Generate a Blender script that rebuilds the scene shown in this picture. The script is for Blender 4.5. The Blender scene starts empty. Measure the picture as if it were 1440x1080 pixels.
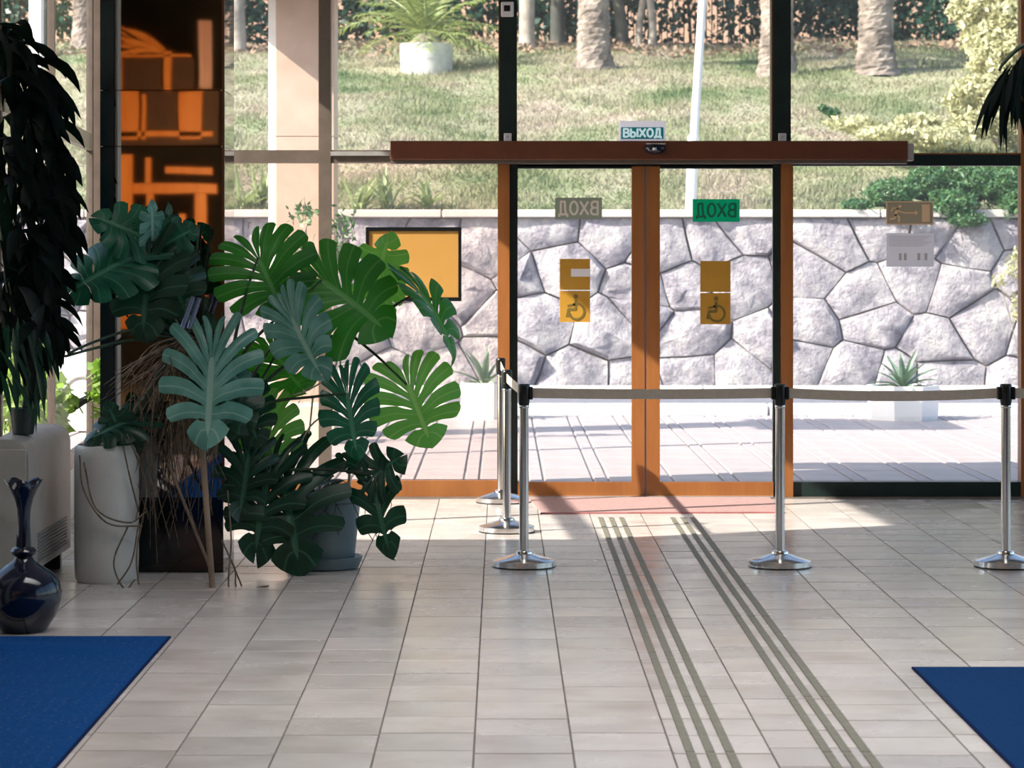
import bpy, bmesh, math, random
import numpy as np
from mathutils import Vector, Matrix

random.seed(7)
RNG = np.random.default_rng(11)
SC = bpy.context.scene
COL = SC.collection
F, CX, CY, H = 3700.0, 705.0, 365.0, 1.6        # focal length / principal point of the 1440x1080 frame, eye height

# ------------------------------------------------------------------ camera, light, exposure
cam_d = bpy.data.cameras.new('camera')
cam = bpy.data.objects.new('camera', cam_d); COL.objects.link(cam)
cam.location = (0, 0, H); cam.rotation_euler = (math.pi/2, 0, 0)
cam_d.sensor_width = 36; cam_d.lens = F/1440*36
cam_d.shift_x = (720-CX)/1440; cam_d.shift_y = -(540-CY)/1440
cam_d.clip_end = 300
cam_d.dof.use_dof = True; cam_d.dof.focus_distance = 14.2; cam_d.dof.aperture_fstop = 6.3
SC.camera = cam

SUN_DIR = Vector((1, .42, -.79)).normalized()
world = bpy.data.worlds.new('sky'); SC.world = world; world.use_nodes = True
wn = world.node_tree
sky = wn.nodes.new('ShaderNodeTexSky'); sky.sky_type = 'NISHITA'; sky.sun_disc = False
sky.sun_elevation = math.radians(37); sky.sun_rotation = math.radians(-113); sky.air_density = 1.0; sky.dust_density = 2.0
bg = wn.nodes['Background']; bg.inputs['Strength'].default_value = .30
wn.links.new(sky.outputs[0], bg.inputs[0])
sd = bpy.data.lights.new('sun', 'SUN'); sd.energy = 10.0; sd.angle = math.radians(.6); sd.color = (1, .92, .82)
sun = bpy.data.objects.new('sun', sd); COL.objects.link(sun)
sun.rotation_euler = SUN_DIR.to_track_quat('-Z', 'Y').to_euler()

def area(name, loc, target, size, power, color=(1, 1, 1), size_y=None):
    l = bpy.data.lights.new(name, 'AREA'); l.energy = power; l.size = size; l.color = color
    if size_y: l.shape = 'RECTANGLE'; l.size_y = size_y; l.spread = math.radians(105)
    o = bpy.data.objects.new(name, l); COL.objects.link(o); o.location = loc
    o.rotation_euler = (Vector(target)-Vector(loc)).to_track_quat('-Z', 'Y').to_euler()
    return o
# added fill lights, unseen: overhead for the floor, warm one for the reflected screen
for k, y in enumerate((4.5, 9.5)):
    area('floor_fill', (1.0, y, 5.0), (1.0, y, 0), 5.0, 84, (1, .97, .95), 2.0)
area('screen_fill', (-3.0, -1.8, 2.7), (-4.1, -5.2, 2.3), .6, 185, (1, .62, .28))

vs = SC.view_settings
vs.view_transform = 'Standard'; vs.look = 'None'; vs.gamma = 1; vs.use_curve_mapping = False
vs.exposure = .35
SC.cycles.transparent_max_bounces = 24

# ------------------------------------------------------------------ helpers
def W(px, py, d):                      # pixel of the reference frame at depth d -> world point
    return Vector(((px-CX)*d/F, d, H-(py-CY)*d/F))
def DF(py):                            # depth of a floor point seen at row py
    return F*H/(py-CY)
def lin(c):
    c = c/255.0
    return c/12.92 if c <= .04045 else ((c+.055)/1.055)**2.4
def rgb(r, g, b): return (lin(r), lin(g), lin(b), 1)

def new_mat(name):
    m = bpy.data.materials.new(name); m.use_nodes = True
    return m, m.node_tree, m.node_tree.nodes['Principled BSDF']
def ramp_of(nt, fac, stops):
    r = nt.nodes.new('ShaderNodeValToRGB')
    while len(r.color_ramp.elements) < len(stops): r.color_ramp.elements.new(.5)
    for e, (p, c) in zip(r.color_ramp.elements, stops): e.position = p; e.color = c
    nt.links.new(fac, r.inputs[0]); return r
def noise(nt, scale, detail=3, rough=.5, vec=None, stretch=None):
    n = nt.nodes.new('ShaderNodeTexNoise'); n.inputs['Scale'].default_value = scale
    n.inputs['Detail'].default_value = detail; n.inputs['Roughness'].default_value = rough
    if vec is None:
        vec = nt.nodes.new('ShaderNodeTexCoord').outputs['Object']
    if stretch:
        mp = nt.nodes.new('ShaderNodeMapping'); mp.inputs['Scale'].default_value = stretch
        nt.links.new(vec, mp.inputs[0]); vec = mp.outputs[0]
    nt.links.new(vec, n.inputs['Vector']); return n
def mat(name, c1, c2=None, rough=.5, metal=0, scale=8, bump=0, bscale=40, spec=.5, stretch=None, pos=(.35, .65)):
    m, nt, p = new_mat(name)
    p.inputs['Roughness'].default_value = rough; p.inputs['Metallic'].default_value = metal
    p.inputs['Specular IOR Level'].default_value = spec
    if c2:
        n = noise(nt, scale, 4, .6, None, stretch)
        r = ramp_of(nt, n.outputs['Fac'], [(pos[0], rgb(*c1)), (pos[1], rgb(*c2))])
        nt.links.new(r.outputs[0], p.inputs['Base Color'])
    else: p.inputs['Base Color'].default_value = rgb(*c1)
    if bump:
        n2 = noise(nt, bscale, 5, .65)
        b = nt.nodes.new('ShaderNodeBump'); b.inputs['Strength'].default_value = 1; b.inputs['Distance'].default_value = bump
        nt.links.new(n2.outputs['Fac'], b.inputs['Height']); nt.links.new(b.outputs[0], p.inputs['Normal'])
    return m
def leaf_mat(name, c1, c2, trans, vein=None, rough=.45, tmix=.4, scale=9):
    """green leaf: glossy front, translucent body; veins from the UV layer (u across the lobe, v along it)"""
    m, nt, p = new_mat(name)
    p.inputs['Roughness'].default_value = rough
    n = noise(nt, scale, 2)
    r = ramp_of(nt, n.outputs['Fac'], [(.3, rgb(*c1)), (.7, rgb(*c2))])
    col = r.outputs[0]
    if vein:
        uv = nt.nodes.new('ShaderNodeUVMap'); sx = nt.nodes.new('ShaderNodeSeparateXYZ'); nt.links.new(uv.outputs[0], sx.inputs[0])
        rv = ramp_of(nt, sx.outputs[0], [(0, (0, 0, 0, 1)), (.44, (0, 0, 0, 1)), (.5, (1, 1, 1, 1)), (.56, (0, 0, 0, 1))])
        rm = ramp_of(nt, sx.outputs[1], [(0, (1, 1, 1, 1)), (.04, (1, 1, 1, 1)), (.07, (0, 0, 0, 1))])
        mx = nt.nodes.new('ShaderNodeMath'); mx.operation = 'MAXIMUM'
        nt.links.new(rv.outputs[0], mx.inputs[0]); nt.links.new(rm.outputs[0], mx.inputs[1])
        ml = nt.nodes.new('ShaderNodeMath'); ml.operation = 'MULTIPLY'; ml.inputs[1].default_value = .7
        nt.links.new(mx.outputs[0], ml.inputs[0])
        mc = nt.nodes.new('ShaderNodeMix'); mc.data_type = 'RGBA'
        nt.links.new(ml.outputs[0], mc.inputs[0]); nt.links.new(col, mc.inputs[6]); mc.inputs[7].default_value = rgb(*vein)
        col = mc.outputs[2]
    nt.links.new(col, p.inputs['Base Color'])
    t = nt.nodes.new('ShaderNodeBsdfTranslucent'); t.inputs[0].default_value = rgb(*trans)
    mix = nt.nodes.new('ShaderNodeMixShader'); mix.inputs[0].default_value = tmix
    nt.links.new(p.outputs[0], mix.inputs[1]); nt.links.new(t.outputs[0], mix.inputs[2])
    nt.links.new(mix.outputs[0], nt.nodes['Material Output'].inputs[0])
    return m
def glass_mat(name, tint, dust=0.0, ior=1.45, refl=None):
    m, nt, p = new_mat(name); nt.nodes.remove(p)
    t = nt.nodes.new('ShaderNodeBsdfTransparent'); t.inputs[0].default_value = tint
    g = nt.nodes.new('ShaderNodeBsdfGlossy'); g.inputs['Roughness'].default_value = .02
    fr = nt.nodes.new('ShaderNodeFresnel'); fr.inputs[0].default_value = ior
    mx = nt.nodes.new('ShaderNodeMixShader')
    if refl is None: nt.links.new(fr.outputs[0], mx.inputs[0])
    else: mx.inputs[0].default_value = refl
    nt.links.new(t.outputs[0], mx.inputs[1]); nt.links.new(g.outputs[0], mx.inputs[2])
    out = mx
    if dust:
        d = nt.nodes.new('ShaderNodeBsdfTranslucent'); d.inputs[0].default_value = (.9, .9, .88, 1)
        m2 = nt.nodes.new('ShaderNodeMixShader'); m2.inputs[0].default_value = dust
        nt.links.new(mx.outputs[0], m2.inputs[1]); nt.links.new(d.outputs[0], m2.inputs[2]); out = m2
    nt.links.new(out.outputs[0], nt.nodes['Material Output'].inputs[0])
    return m

def wloc(o):
    v = Vector((0, 0, 0))
    while o is not None: v += o.location; o = o.parent
    return v
class MB:
    def __init__(s): s.v = []; s.f = []; s.uv = None
    def add(s, vs, fs):
        n = len(s.v); s.v += [tuple(v) for v in vs]; s.f += [tuple(i+n for i in f) for f in fs]; return s
    def box(s, a, b, bev=0):
        x0, y0, z0 = (min(a[i], b[i]) for i in range(3)); x1, y1, z1 = (max(a[i], b[i]) for i in range(3))
        if bev <= 0:
            return s.add([(x0,y0,z0),(x1,y0,z0),(x1,y1,z0),(x0,y1,z0),(x0,y0,z1),(x1,y0,z1),(x1,y1,z1),(x0,y1,z1)],
                         [(0,3,2,1),(4,5,6,7),(0,1,5,4),(1,2,6,5),(2,3,7,6),(3,0,4,7)])
        bm = bmesh.new(); bmesh.ops.create_cube(bm, size=1)
        for v in bm.verts: v.co = ((x0+x1)/2+v.co.x*(x1-x0), (y0+y1)/2+v.co.y*(y1-y0), (z0+z1)/2+v.co.z*(z1-z0))
        bmesh.ops.bevel(bm, geom=bm.edges[:], offset=bev, segments=1, affect='EDGES')
        bm.verts.index_update()
        s.add([v.co.copy() for v in bm.verts], [[v.index for v in f.verts] for f in bm.faces]); bm.free(); return s
    def tube(s, pts, rad, n=8, cap=True):
        pts = [Vector(p) for p in pts]
        rs = rad if isinstance(rad, (list, tuple)) else [rad]*len(pts)
        vs = []; fs = []; up = Vector((.31, .17, .93)).normalized()
        for i, p in enumerate(pts):
            t = (pts[min(i+1, len(pts)-1)]-pts[max(i-1, 0)]).normalized()
            a = t.cross(up)
            if a.length < 1e-3: a = t.cross(Vector((1, 0, 0)))
            a.normalize(); b = t.cross(a)
            for k in range(n):
                an = 2*math.pi*k/n; vs.append(p+(a*math.cos(an)+b*math.sin(an))*rs[i])
        for i in range(len(pts)-1):
            for k in range(n):
                fs.append((i*n+k, i*n+(k+1) % n, (i+1)*n+(k+1) % n, (i+1)*n+k))
        if cap: fs.append(tuple(range(n))[::-1]); fs.append(tuple(range((len(pts)-1)*n, len(pts)*n)))
        return s.add(vs, fs)
    def lathe(s, c, prof, n=32, sx=1, sy=1, cap=True):
        vs = []; fs = []
        for r, z in prof:
            for k in range(n):
                a = 2*math.pi*k/n; vs.append((c[0]+r*sx*math.cos(a), c[1]+r*sy*math.sin(a), c[2]+z))
        for i in range(len(prof)-1):
            for k in range(n): fs.append((i*n+k, i*n+(k+1) % n, (i+1)*n+(k+1) % n, (i+1)*n+k))
        if cap: fs.append(tuple(range(n))[::-1]); fs.append(tuple(range((len(prof)-1)*n, len(prof)*n)))
        return s.add(vs, fs)
    def prism(s, poly, off):           # polygon (3-D points) extruded along off
        n = len(poly); off = Vector(off)
        vs = [Vector(p) for p in poly]+[Vector(p)+off for p in poly]
        return s.add(vs, [tuple(range(n)), tuple(range(n, 2*n))[::-1]]+[(i, i+n, (i+1) % n+n, (i+1) % n) for i in range(n)])
    def mesh(s, name, m, smooth=False, origin=(0, 0, 0), fix=True):
        me = bpy.data.meshes.new(name)
        o = Vector(origin)
        me.from_pydata([tuple(Vector(v)-o) for v in s.v], [], s.f)
        if s.uv is not None:
            ul = me.uv_layers.new(name='UVMap')
            idx = np.empty(len(me.loops), dtype=np.int32); me.loops.foreach_get('vertex_index', idx)
            ul.data.foreach_set('uv', np.asarray(s.uv, dtype=np.float32)[idx].ravel())
        if fix:
            bm = bmesh.new(); bm.from_mesh(me); bmesh.ops.recalc_face_normals(bm, faces=bm.faces[:]); bm.to_mesh(me); bm.free()
        me.materials.append(m)
        if smooth:
            me.polygons.foreach_set('use_smooth', [True]*len(me.polygons))
            if smooth != 'all':
                try: me.set_sharp_from_angle(angle=math.radians(40))
                except Exception: pass
        me.update(); return me
    def build(s, name, m, parent=None, smooth=False, label=None, kind=None, fix=True):
        me = s.mesh(name, m, smooth, wloc(parent), fix)
        return link(name, me, parent, label, kind)
def link(name, me, parent=None, label=None, kind=None):
    o = bpy.data.objects.new(name, me); COL.objects.link(o)
    if parent is not None: o.parent = parent
    if label: o['label'] = label
    if kind: o['kind'] = kind
    return o
def raw_mesh(name, verts, nper, m, smooth=False):   # n-gons that share no vertices, from a numpy array
    nv = len(verts); nf = nv//nper
    me = bpy.data.meshes.new(name)
    me.vertices.add(nv); me.vertices.foreach_set('co', np.asarray(verts, dtype=np.float32).ravel())
    me.loops.add(nv); me.loops.foreach_set('vertex_index', np.arange(nv, dtype=np.int32))
    me.polygons.add(nf); me.polygons.foreach_set('loop_start', np.arange(0, nv, nper, dtype=np.int32))
    me.update(calc_edges=True); me.materials.append(m); return me
def thing(name, label, cat, loc=(0, 0, 0), group=None, kind=None):
    o = bpy.data.objects.new(name, None); COL.objects.link(o); o.location = loc; o.empty_display_size = .1
    return tag(o, label, cat, group, kind)
def tag(o, label=None, cat=None, group=None, kind=None):
    if label: o['label'] = label
    if cat: o['category'] = cat
    if group: o['group'] = group
    if kind: o['kind'] = kind
    return o
def struct(name, loc=(0, 0, 0)):
    o = bpy.data.objects.new(name, None); COL.objects.link(o); o.location = loc; o['kind'] = 'structure'; return o
def copy_tree(o, parent=None):
    c = o.copy(); COL.objects.link(c)
    if parent is not None: c.parent = parent
    for ch in list(o.children): copy_tree(ch, c)
    return c
def bez(p, n=10):
    p = [Vector(q) for q in p]
    if len(p) == 2: return [p[0].lerp(p[1], i/n) for i in range(n+1)]
    # Catmull-Rom through the points
    pts = []
    q = [p[0]*2-p[1]]+p+[p[-1]*2-p[-2]]
    for i in range(1, len(q)-2):
        for k in range(n):
            t = k/n
            pts.append(.5*((2*q[i])+(q[i+1]-q[i-1])*t+(2*q[i-1]-5*q[i]+4*q[i+1]-q[i+2])*t*t+(3*q[i]-q[i-1]-3*q[i+1]+q[i+2])*t**3))
    pts.append(p[-1]); return pts
def taper(n, a, b): return [a+(b-a)*i/(n-1) for i in range(n)]

# leaf builders ------------------------------------------------------
def outline(th):
    xs = [0, 25, 45, 60, 90, 120, 145, 165, 178]; ys = [1.06, .95, .96, .93, .82, .74, .63, .48, .30]
    return float(np.interp(th, xs, ys))
def monstera(base, tip, normal, seed, lobes=7, droop=.25, fold=.12, wscale=1.0, slit=.12, v0=.60, hole=.05):
    """split leaf with fenestrations; base = petiole joint, world points"""
    rn = random.Random(seed)
    base, tip = Vector(base), Vector(tip)
    ax = tip-base; L = ax.length; ay = ax.normalized()
    n = Vector(normal); n = (n-ay*n.dot(ay)).normalized(); ex = ay.cross(n)
    mb = MB(); mb.uv = []
    C, R = 5, 10
    for side in (-1, 1):
        cuts = [rn.uniform(v0-.1, v0+.16) for _ in range(lobes+1)]
        hol = [rn.random() < .5 for _ in range(lobes+1)]
        sag = [rn.uniform(-.05, .16) for _ in range(lobes)]
        for k in range(lobes):
            grid = []
            for j in range(R+1):
                v = j/R
                def gap(e):
                    if e == 0 or e == lobes: return 0.0
                    g = 0.0
                    if v > cuts[e]: g = slit*((v-cuts[e])/(1-cuts[e]))**.7
                    if hol[e] and .14 < v < .36: g = max(g, hole*2.2*math.sin((v-.14)/.22*math.pi))
                    return min(g, .42)
                lo = gap(k); hi = 1-gap(k+1)
                row = []
                for c in range(C+1):
                    f = lo+(hi-lo)*c/C
                    s = (k+f)/lobes
                    m = Vector((0, .03+.86*s**1.25))
                    th = 176*(1-s)**.92
                    r = outline(th)*(1-(.055*abs(2*c/C-1)**4 if k < lobes-1 else .05*(1-c/C)**4))
                    e = Vector((side*r*math.sin(math.radians(th))*wscale, r*math.cos(math.radians(th))))
                    p = m.lerp(e, v)
                    p.y -= .13*math.sin(v*math.pi)*(1-s)**.5*(.4+.6*s)   # lateral veins bow
                    z = fold*abs(p.x)-droop*(p.x*p.x*.8+max(p.y, 0)**2*.6)-sag[k]*v*v+.02*math.sin(f*math.pi)*v
                    row.append(len(mb.v)); q = base+(ex*p.x+ay*p.y+n*z)*L
                    mb.v.append(tuple(q)); mb.uv.append((c/C, abs(p.x)*1.6 if v < .2 else .5))
                grid.append(row)
            for j in range(R):
                for c in range(C):
                    q = (grid[j][c], grid[j][c+1], grid[j+1][c+1], grid[j+1][c])
                    mb.f.append(q if side > 0 else q[::-1])
    return mb
def blade(base, d, length, width, bend, side=None, fold=.25, n=7, tipw=.02, wide=.4, curve_end=None):
    """long leaf as a folded strip; bend pulls it towards -z (world)"""
    base = Vector(base); d = Vector(d).normalized(); pts = [base]; step = length/n
    cur = d.copy()
    for i in range(n):
        pts.append(pts[-1]+cur*step); cur = (cur+Vector((0, 0, -bend/n))).normalized()
    mb = MB(); mb.uv = []
    for i, p in enumerate(pts):
        t = (pts[min(i+1, n)]-pts[max(i-1, 0)]).normalized()
        sd_ = t.cross(Vector((0, 0, 1))) if side is None else (Vector(side)-t*Vector(side).dot(t))
        if sd_.length < 1e-3: sd_ = t.cross(Vector((0, 1, 0)))
        sd_.normalize(); up = sd_.cross(t)
        u = i/n; w = width*.5*max(tipw, (min(1, u/wide)**.7 if u < wide else max(0, 1-((u-wide)/(1-wide))**1.8)))
        mb.v += [tuple(p-sd_*w+up*w*fold), tuple(p), tuple(p+sd_*w+up*w*fold)]; mb.uv += [(0, u), (.5, u), (1, u)]
    for i in range(n):
        a = i*3; mb.f += [(a, a+1, a+4, a+3), (a+1, a+2, a+5, a+4)]
    return mb
def foliage_verts(blobs, n, size, seed=1, squash=1.0, flat=.0, shell=.55):
    """n leaf quads spread through ellipsoids [(centre, radii, weight)]"""
    rg = np.random.default_rng(seed); out = []
    wt = np.array([b[2] if len(b) > 2 else b[1][0]*b[1][2] for b in blobs], float); wt /= wt.sum()
    for (b, w) in zip(blobs, wt):
        k = max(4, int(n*w)); u = rg.normal(size=(k, 3)); u /= np.linalg.norm(u, axis=1)[:, None]
        r = shell+(1-shell)*rg.random(k)**.6
        lump = 1+.22*np.sin(u[:, 0]*7+b[0][0]*3)*np.cos(u[:, 2]*6+b[0][2]*5)+.12*np.sin(u[:, 1]*13+u[:, 2]*11)
        c = np.array(b[0])+u*np.array(b[1])*(r*lump)[:, None]
        nn = u*.6+rg.normal(size=(k, 3))*.8; nn[:, 2] += flat; nn /= np.linalg.norm(nn, axis=1)[:, None]
        a = np.cross(nn, rg.normal(size=(k, 3))); a /= np.linalg.norm(a, axis=1)[:, None]; bb = np.cross(nn, a)
        s = size*(.6+.8*rg.random(k))[:, None]
        out.append(np.stack([c-a*s, c+bb*s*.45*squash, c+a*s, c-bb*s*.45*squash], 1).reshape(-1, 3))
    return np.concatenate(out)

# ------------------------------------------------------------------ materials
M = {}
def tile_mat():
    m, nt, p = new_mat('floor_tile')
    n = noise(nt, 2.4, 3, .55)
    geo = nt.nodes.new('ShaderNodeNewGeometry'); oi = nt.nodes.new('ShaderNodeObjectInfo')
    wn_ = nt.nodes.new('ShaderNodeTexWhiteNoise'); wn_.noise_dimensions = '2D'
    cb = nt.nodes.new('ShaderNodeCombineXYZ')
    nt.links.new(geo.outputs['Random Per Island'], cb.inputs[0]); nt.links.new(oi.outputs['Random'], cb.inputs[1])
    nt.links.new(cb.outputs[0], wn_.inputs['Vector'])
    # every tile samples the mottling at its own place
    n2 = noise(nt, 3.0, 3, .5)
    pos = nt.nodes.new('ShaderNodeVectorMath'); pos.operation = 'ADD'
    nt.links.new(geo.outputs['Position'], pos.inputs[0]); nt.links.new(wn_.outputs['Color'], pos.inputs[1])
    nt.links.new(pos.outputs[0], n.inputs['Vector']); nt.links.new(pos.outputs[0], n2.inputs['Vector'])
    r = ramp_of(nt, n.outputs['Fac'], [(.3, rgb(188, 180, 175)), (.5, rgb(203, 196, 192)), (.75, rgb(214, 208, 204))])
    mx = nt.nodes.new('ShaderNodeMix'); mx.data_type = 'RGBA'; mx.blend_type = 'MULTIPLY'; mx.inputs[0].default_value = 1
    r2 = ramp_of(nt, wn_.outputs['Value'], [(0, (.84, .83, .82, 1)), (1, (1.04, 1.02, 1.0, 1))])
    nt.links.new(r.outputs[0], mx.inputs[6]); nt.links.new(r2.outputs[0], mx.inputs[7]); nt.links.new(mx.outputs[2], p.inputs['Base Color'])
    rr = ramp_of(nt, n2.outputs['Fac'], [(.3, (.20, .20, .20, 1)), (.7, (.30, .30, .30, 1))])
    nt.links.new(rr.outputs[0], p.inputs['Roughness'])
    b = nt.nodes.new('ShaderNodeBump'); b.inputs['Distance'].default_value = .0006; b.inputs['Strength'].default_value = .3
    nt.links.new(n2.outputs['Fac'], b.inputs['Height']); nt.links.new(b.outputs[0], p.inputs['Normal'])
    return m
M['tile'] = tile_mat()
M['grout'] = mat('grout', (84, 76, 70), (104, 95, 88), .85, scale=6)
M['plaster'] = mat('plaster', (205, 200, 192), (214, 209, 200), .8, scale=3)
M['dark_wall'] = mat('dark_wall', (20, 17, 15), (28, 24, 21), .7, scale=3)
M['frame_brown'] = mat('brown_frame', (142, 88, 46), (156, 100, 54), .38, scale=14, stretch=(1, 1, .1))
M['frame_dark'] = mat('dark_frame', (22, 38, 38), (30, 46, 45), .35, scale=10)
M['frame_grey'] = mat('grey_frame', (92, 82, 74), (104, 92, 84), .4, scale=10)
M['header'] = mat('header_brown', (92, 50, 33), (100, 56, 37), .42, scale=10)
M['gasket'] = mat('gasket_grey', (110, 120, 138), None, .4)
M['alu'] = mat('aluminium', (196, 192, 190), (208, 205, 202), .35, .6, scale=20)
M['rail_green'] = mat('rail_olive', (150, 142, 112), (164, 156, 126), .45, scale=8)
M['glass'] = glass_mat('clear_glass', (.97, .985, .975, 1), .035)
M['glass_warm'] = glass_mat('bronze_glass', (.95, .92, .88, 1), .05)
M['glass_left'] = glass_mat('side_glass', (.975, .985, .98, 1), .006, 1.03, .05)
M['canopy'] = mat('roof_slab', (150, 145, 140), (160, 155, 150), .8, scale=2)

# ------------------------------------------------------------------ room shell
fl = struct('floor')
MB().box((-7.2, -8, -.2), (6.2, 17.72, -.0014)).build('floor_slab', M['grout'], fl)
PIT = .3222; X0 = -.0895; ROW = .3222
def tile_shape(w, d, ch=.0016, t=.006, gap=.003):
    x, y = w/2-.003, d/2-gap
    v = [(-x,-y,-t),(x,-y,-t),(x,y,-t),(-x,y,-t),(-x,-y,-ch),(x,-y,-ch),(x,y,-ch),(-x,y,-ch),(-x+ch,-y+ch,0),(x-ch,-y+ch,0),(x-ch,y-ch,0),(-x+ch,y-ch,0)]
    f = [(8,9,10,11)]+[(4+i, 4+(i+1) % 4, 8+(i+1) % 4, 8+i) for i in range(4)]+[(i, (i+1) % 4, 4+(i+1) % 4, 4+i) for i in range(4)]
    return v, f
tv, tf = tile_shape(PIT, ROW, .001, .006, .0055)
tile_me = MB().add(tv, tf).mesh('tile', M['tile'])
cand = []; offs = {}
rt = random.Random(3)
for i in range(-9, 20):
    offs[i] = rt.choice([0, 0, .02, -.03, .05, .012, .1])
    for j in range(0, 39):
        cx = X0+(i+.5)*PIT; cy = 5.3+offs[i]+(j+.5)*ROW
        if cy > 17.72-ROW*.5: continue
        if cy < 11.0 and cx < -2.4 or (cx < -2.2 and cy > 10.6): 
            if cx < -2.62: continue
        cand.append((cx, cy))
def inview(c):
    px = CX+c[0]*F/c[1]; py = CY+H*F/c[1]
    if not (-60 < px < 1500 and py < 1100): return False
    if c[0] < -1.58 and c[1] < 10.95: return False
    if c[0] > 1.8 and c[1] < 10.1: return False
    return True
cand.sort(key=lambda c: c[1])
seen = [c for c in cand if inview(c)][:295]
sset = set(seen)
for (x, y) in seen:
    o = link('tile', tile_me, fl); o.location = (x, y, rt.uniform(-.0006, .0006))
rest = MB()
for (x, y) in cand:
    if (x, y) not in sset: rest.add([(a+x, b+y, c) for a, b, c in tv], tf)
rest.build('tiles', M['tile'], fl, kind='stuff', fix=False)

CEIL = 5.2
c = MB().prism([(-7.4, -8, CEIL), (6.3, -8, CEIL), (6.3, 17.95, CEIL), (-2.9, 17.95, CEIL), (-2.48, 10.95, CEIL), (-7.4, 10.95, CEIL)], (0, 0, .25)).build('ceiling', M['plaster']); c['kind'] = 'structure'
def leftx(y): return -2.38-.0603*(y-12)-.02
# back wall (behind the camera), solid return left of the glazing and the far left side wall
for nm, a, b, mm in (('wall_back', (-7.2, -8.2, 0), (6.2, -8, CEIL), 'dark_wall'),
                     ('wall_left', (-7.4, -8, 0), (-7.2, 10.8, CEIL), 'plaster')):
    o = MB().box(a, b).build(nm, M[mm]); o['kind'] = 'structure'
o = MB().box((-7.2, 10.8, 0), (leftx(10.8), 10.95, CEIL)).build('wall_return', M['plaster']); o['kind'] = 'structure'

# right-hand glazing (outside the frame; daylight of the lobby)
w4 = struct('window_4')
for y in range(4, 19, 3):
    MB().box((6.0, y-.06, 0), (6.15, y+.06, CEIL)).build('mullion', M['frame_dark'], w4)
MB().box((6.0, 4, 2.2), (6.15, 17.9, 2.32)).build('transom', M['frame_dark'], w4)
MB().box((6.06, 4, .05), (6.07, 17.9, CEIL-.05)).build('pane', M['glass'], w4)
o = MB().box((6.0, -8, 0), (6.2, 4, CEIL)).build('wall_right', M['plaster']); o['kind'] = 'structure'

# left-hand glazing, slightly splayed
w3 = struct('window_3')
def lbox(y0, y1, z0, z1, t0, t1, mm, nm):
    pl = [(leftx(y0)+t0, y0, z0), (leftx(y1)+t0, y1, z0), (leftx(y1)+t1, y1, z0), (leftx(y0)+t1, y0, z0)]
    return MB().prism(pl, (0, 0, z1-z0)).build(nm, M[mm], w3)
for y, wd in ((11.0, .05), (12.95, .03), (15.32, .035), (17.66, .05)):
    lbox(y-wd, y+wd, 0, 3.95, -.04, 0, 'frame_grey', 'mullion')
for y0, y1 in ((11.05, 12.91), (12.99, 15.27), (15.37, 17.61)):
    lbox(y0, y1, .40, 2.33, -.025, -.019, 'glass_left', 'pane')
    lbox(y0, y1, 2.44, 3.9, -.025, -.019, 'glass_left', 'pane')
    lbox(y0, y1, 2.33, 2.44, -.042, .004, 'rail_green', 'transom')
    lbox(y0, y1, .3, .40, -.042, -.001, 'frame_grey', 'sill_rail')
    lbox(y0, y1, 0, .3, -.042, -.002, 'plaster', 'spandrel')
lbox(10.95, 17.72, 3.95, CEIL, -.16, 0, 'plaster', 'lintel')

# front glazing with the sliding door: local z from pixels at depth 17.75
YF = 17.75
def fx(px): return (px-CX)*YF/F
def fz(py): return H-(py-CY)*YF/F
def fbox(px0, px1, py0, py1, y0, y1, nm, mm, par, bev=0, label=None):
    return MB().box((fx(px0), y0, fz(py0)), (fx(px1), y1, fz(py1)), bev).build(nm, M[mm], par, label=label)
TOPZ = 5.15; PYT = CY-(TOPZ-H)*F/YF
ZB = CY+H*F/YF                                  # floor line of the facade in pixels
w1 = struct('window_1'); w2 = struct('window_2'); d1 = struct('door_1')
# left window
fbox(130, 150, PYT, ZB, YF, YF+.12, 'mullion', 'frame_grey', w1)
fbox(448, 465, PYT, ZB, YF, YF+.12, 'mullion', 'frame_grey', w1)
for a, b in ((150, 448), (465, 702)):
    fbox(a, b, 211, 229, YF+.01, YF+.11, 'transom', 'frame_grey', w1)
    fbox(a, b, 229, 676, YF+.055, YF+.063, 'pane', 'glass_warm', w1)
    fbox(a, b, PYT, 211, YF+.055, YF+.063, 'pane', 'glass', w1)
    fbox(a, b, 676, ZB, YF+.005, YF+.12, 'bottom_rail', 'frame_brown', w1)
fbox(465, 549, 213, 219, YF-.012, YF+.01, 'light_strip', 'alu', w1)
# right window
fbox(1436, 1450, PYT, ZB, YF, YF+.12, 'mullion', 'frame_brown', w2)
for a, b in ((1115, 1436), (1450, 1980)):
    fbox(a, b, 217, 233, YF+.01, YF+.11, 'transom', 'frame_dark', w2)
    fbox(a, b, 215, 217, YF+.005, YF+.115, 'transom_cap', 'frame_brown', w2)
    fbox(a, b, 233, 678, YF+.055, YF+.063, 'pane', 'glass', w2)
    fbox(a, b, PYT, 215, YF+.055, YF+.063, 'pane', 'glass', w2)
    fbox(a, b, 678, ZB, YF+.005, YF+.12, 'bottom_rail', 'frame_dark', w2)
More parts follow.
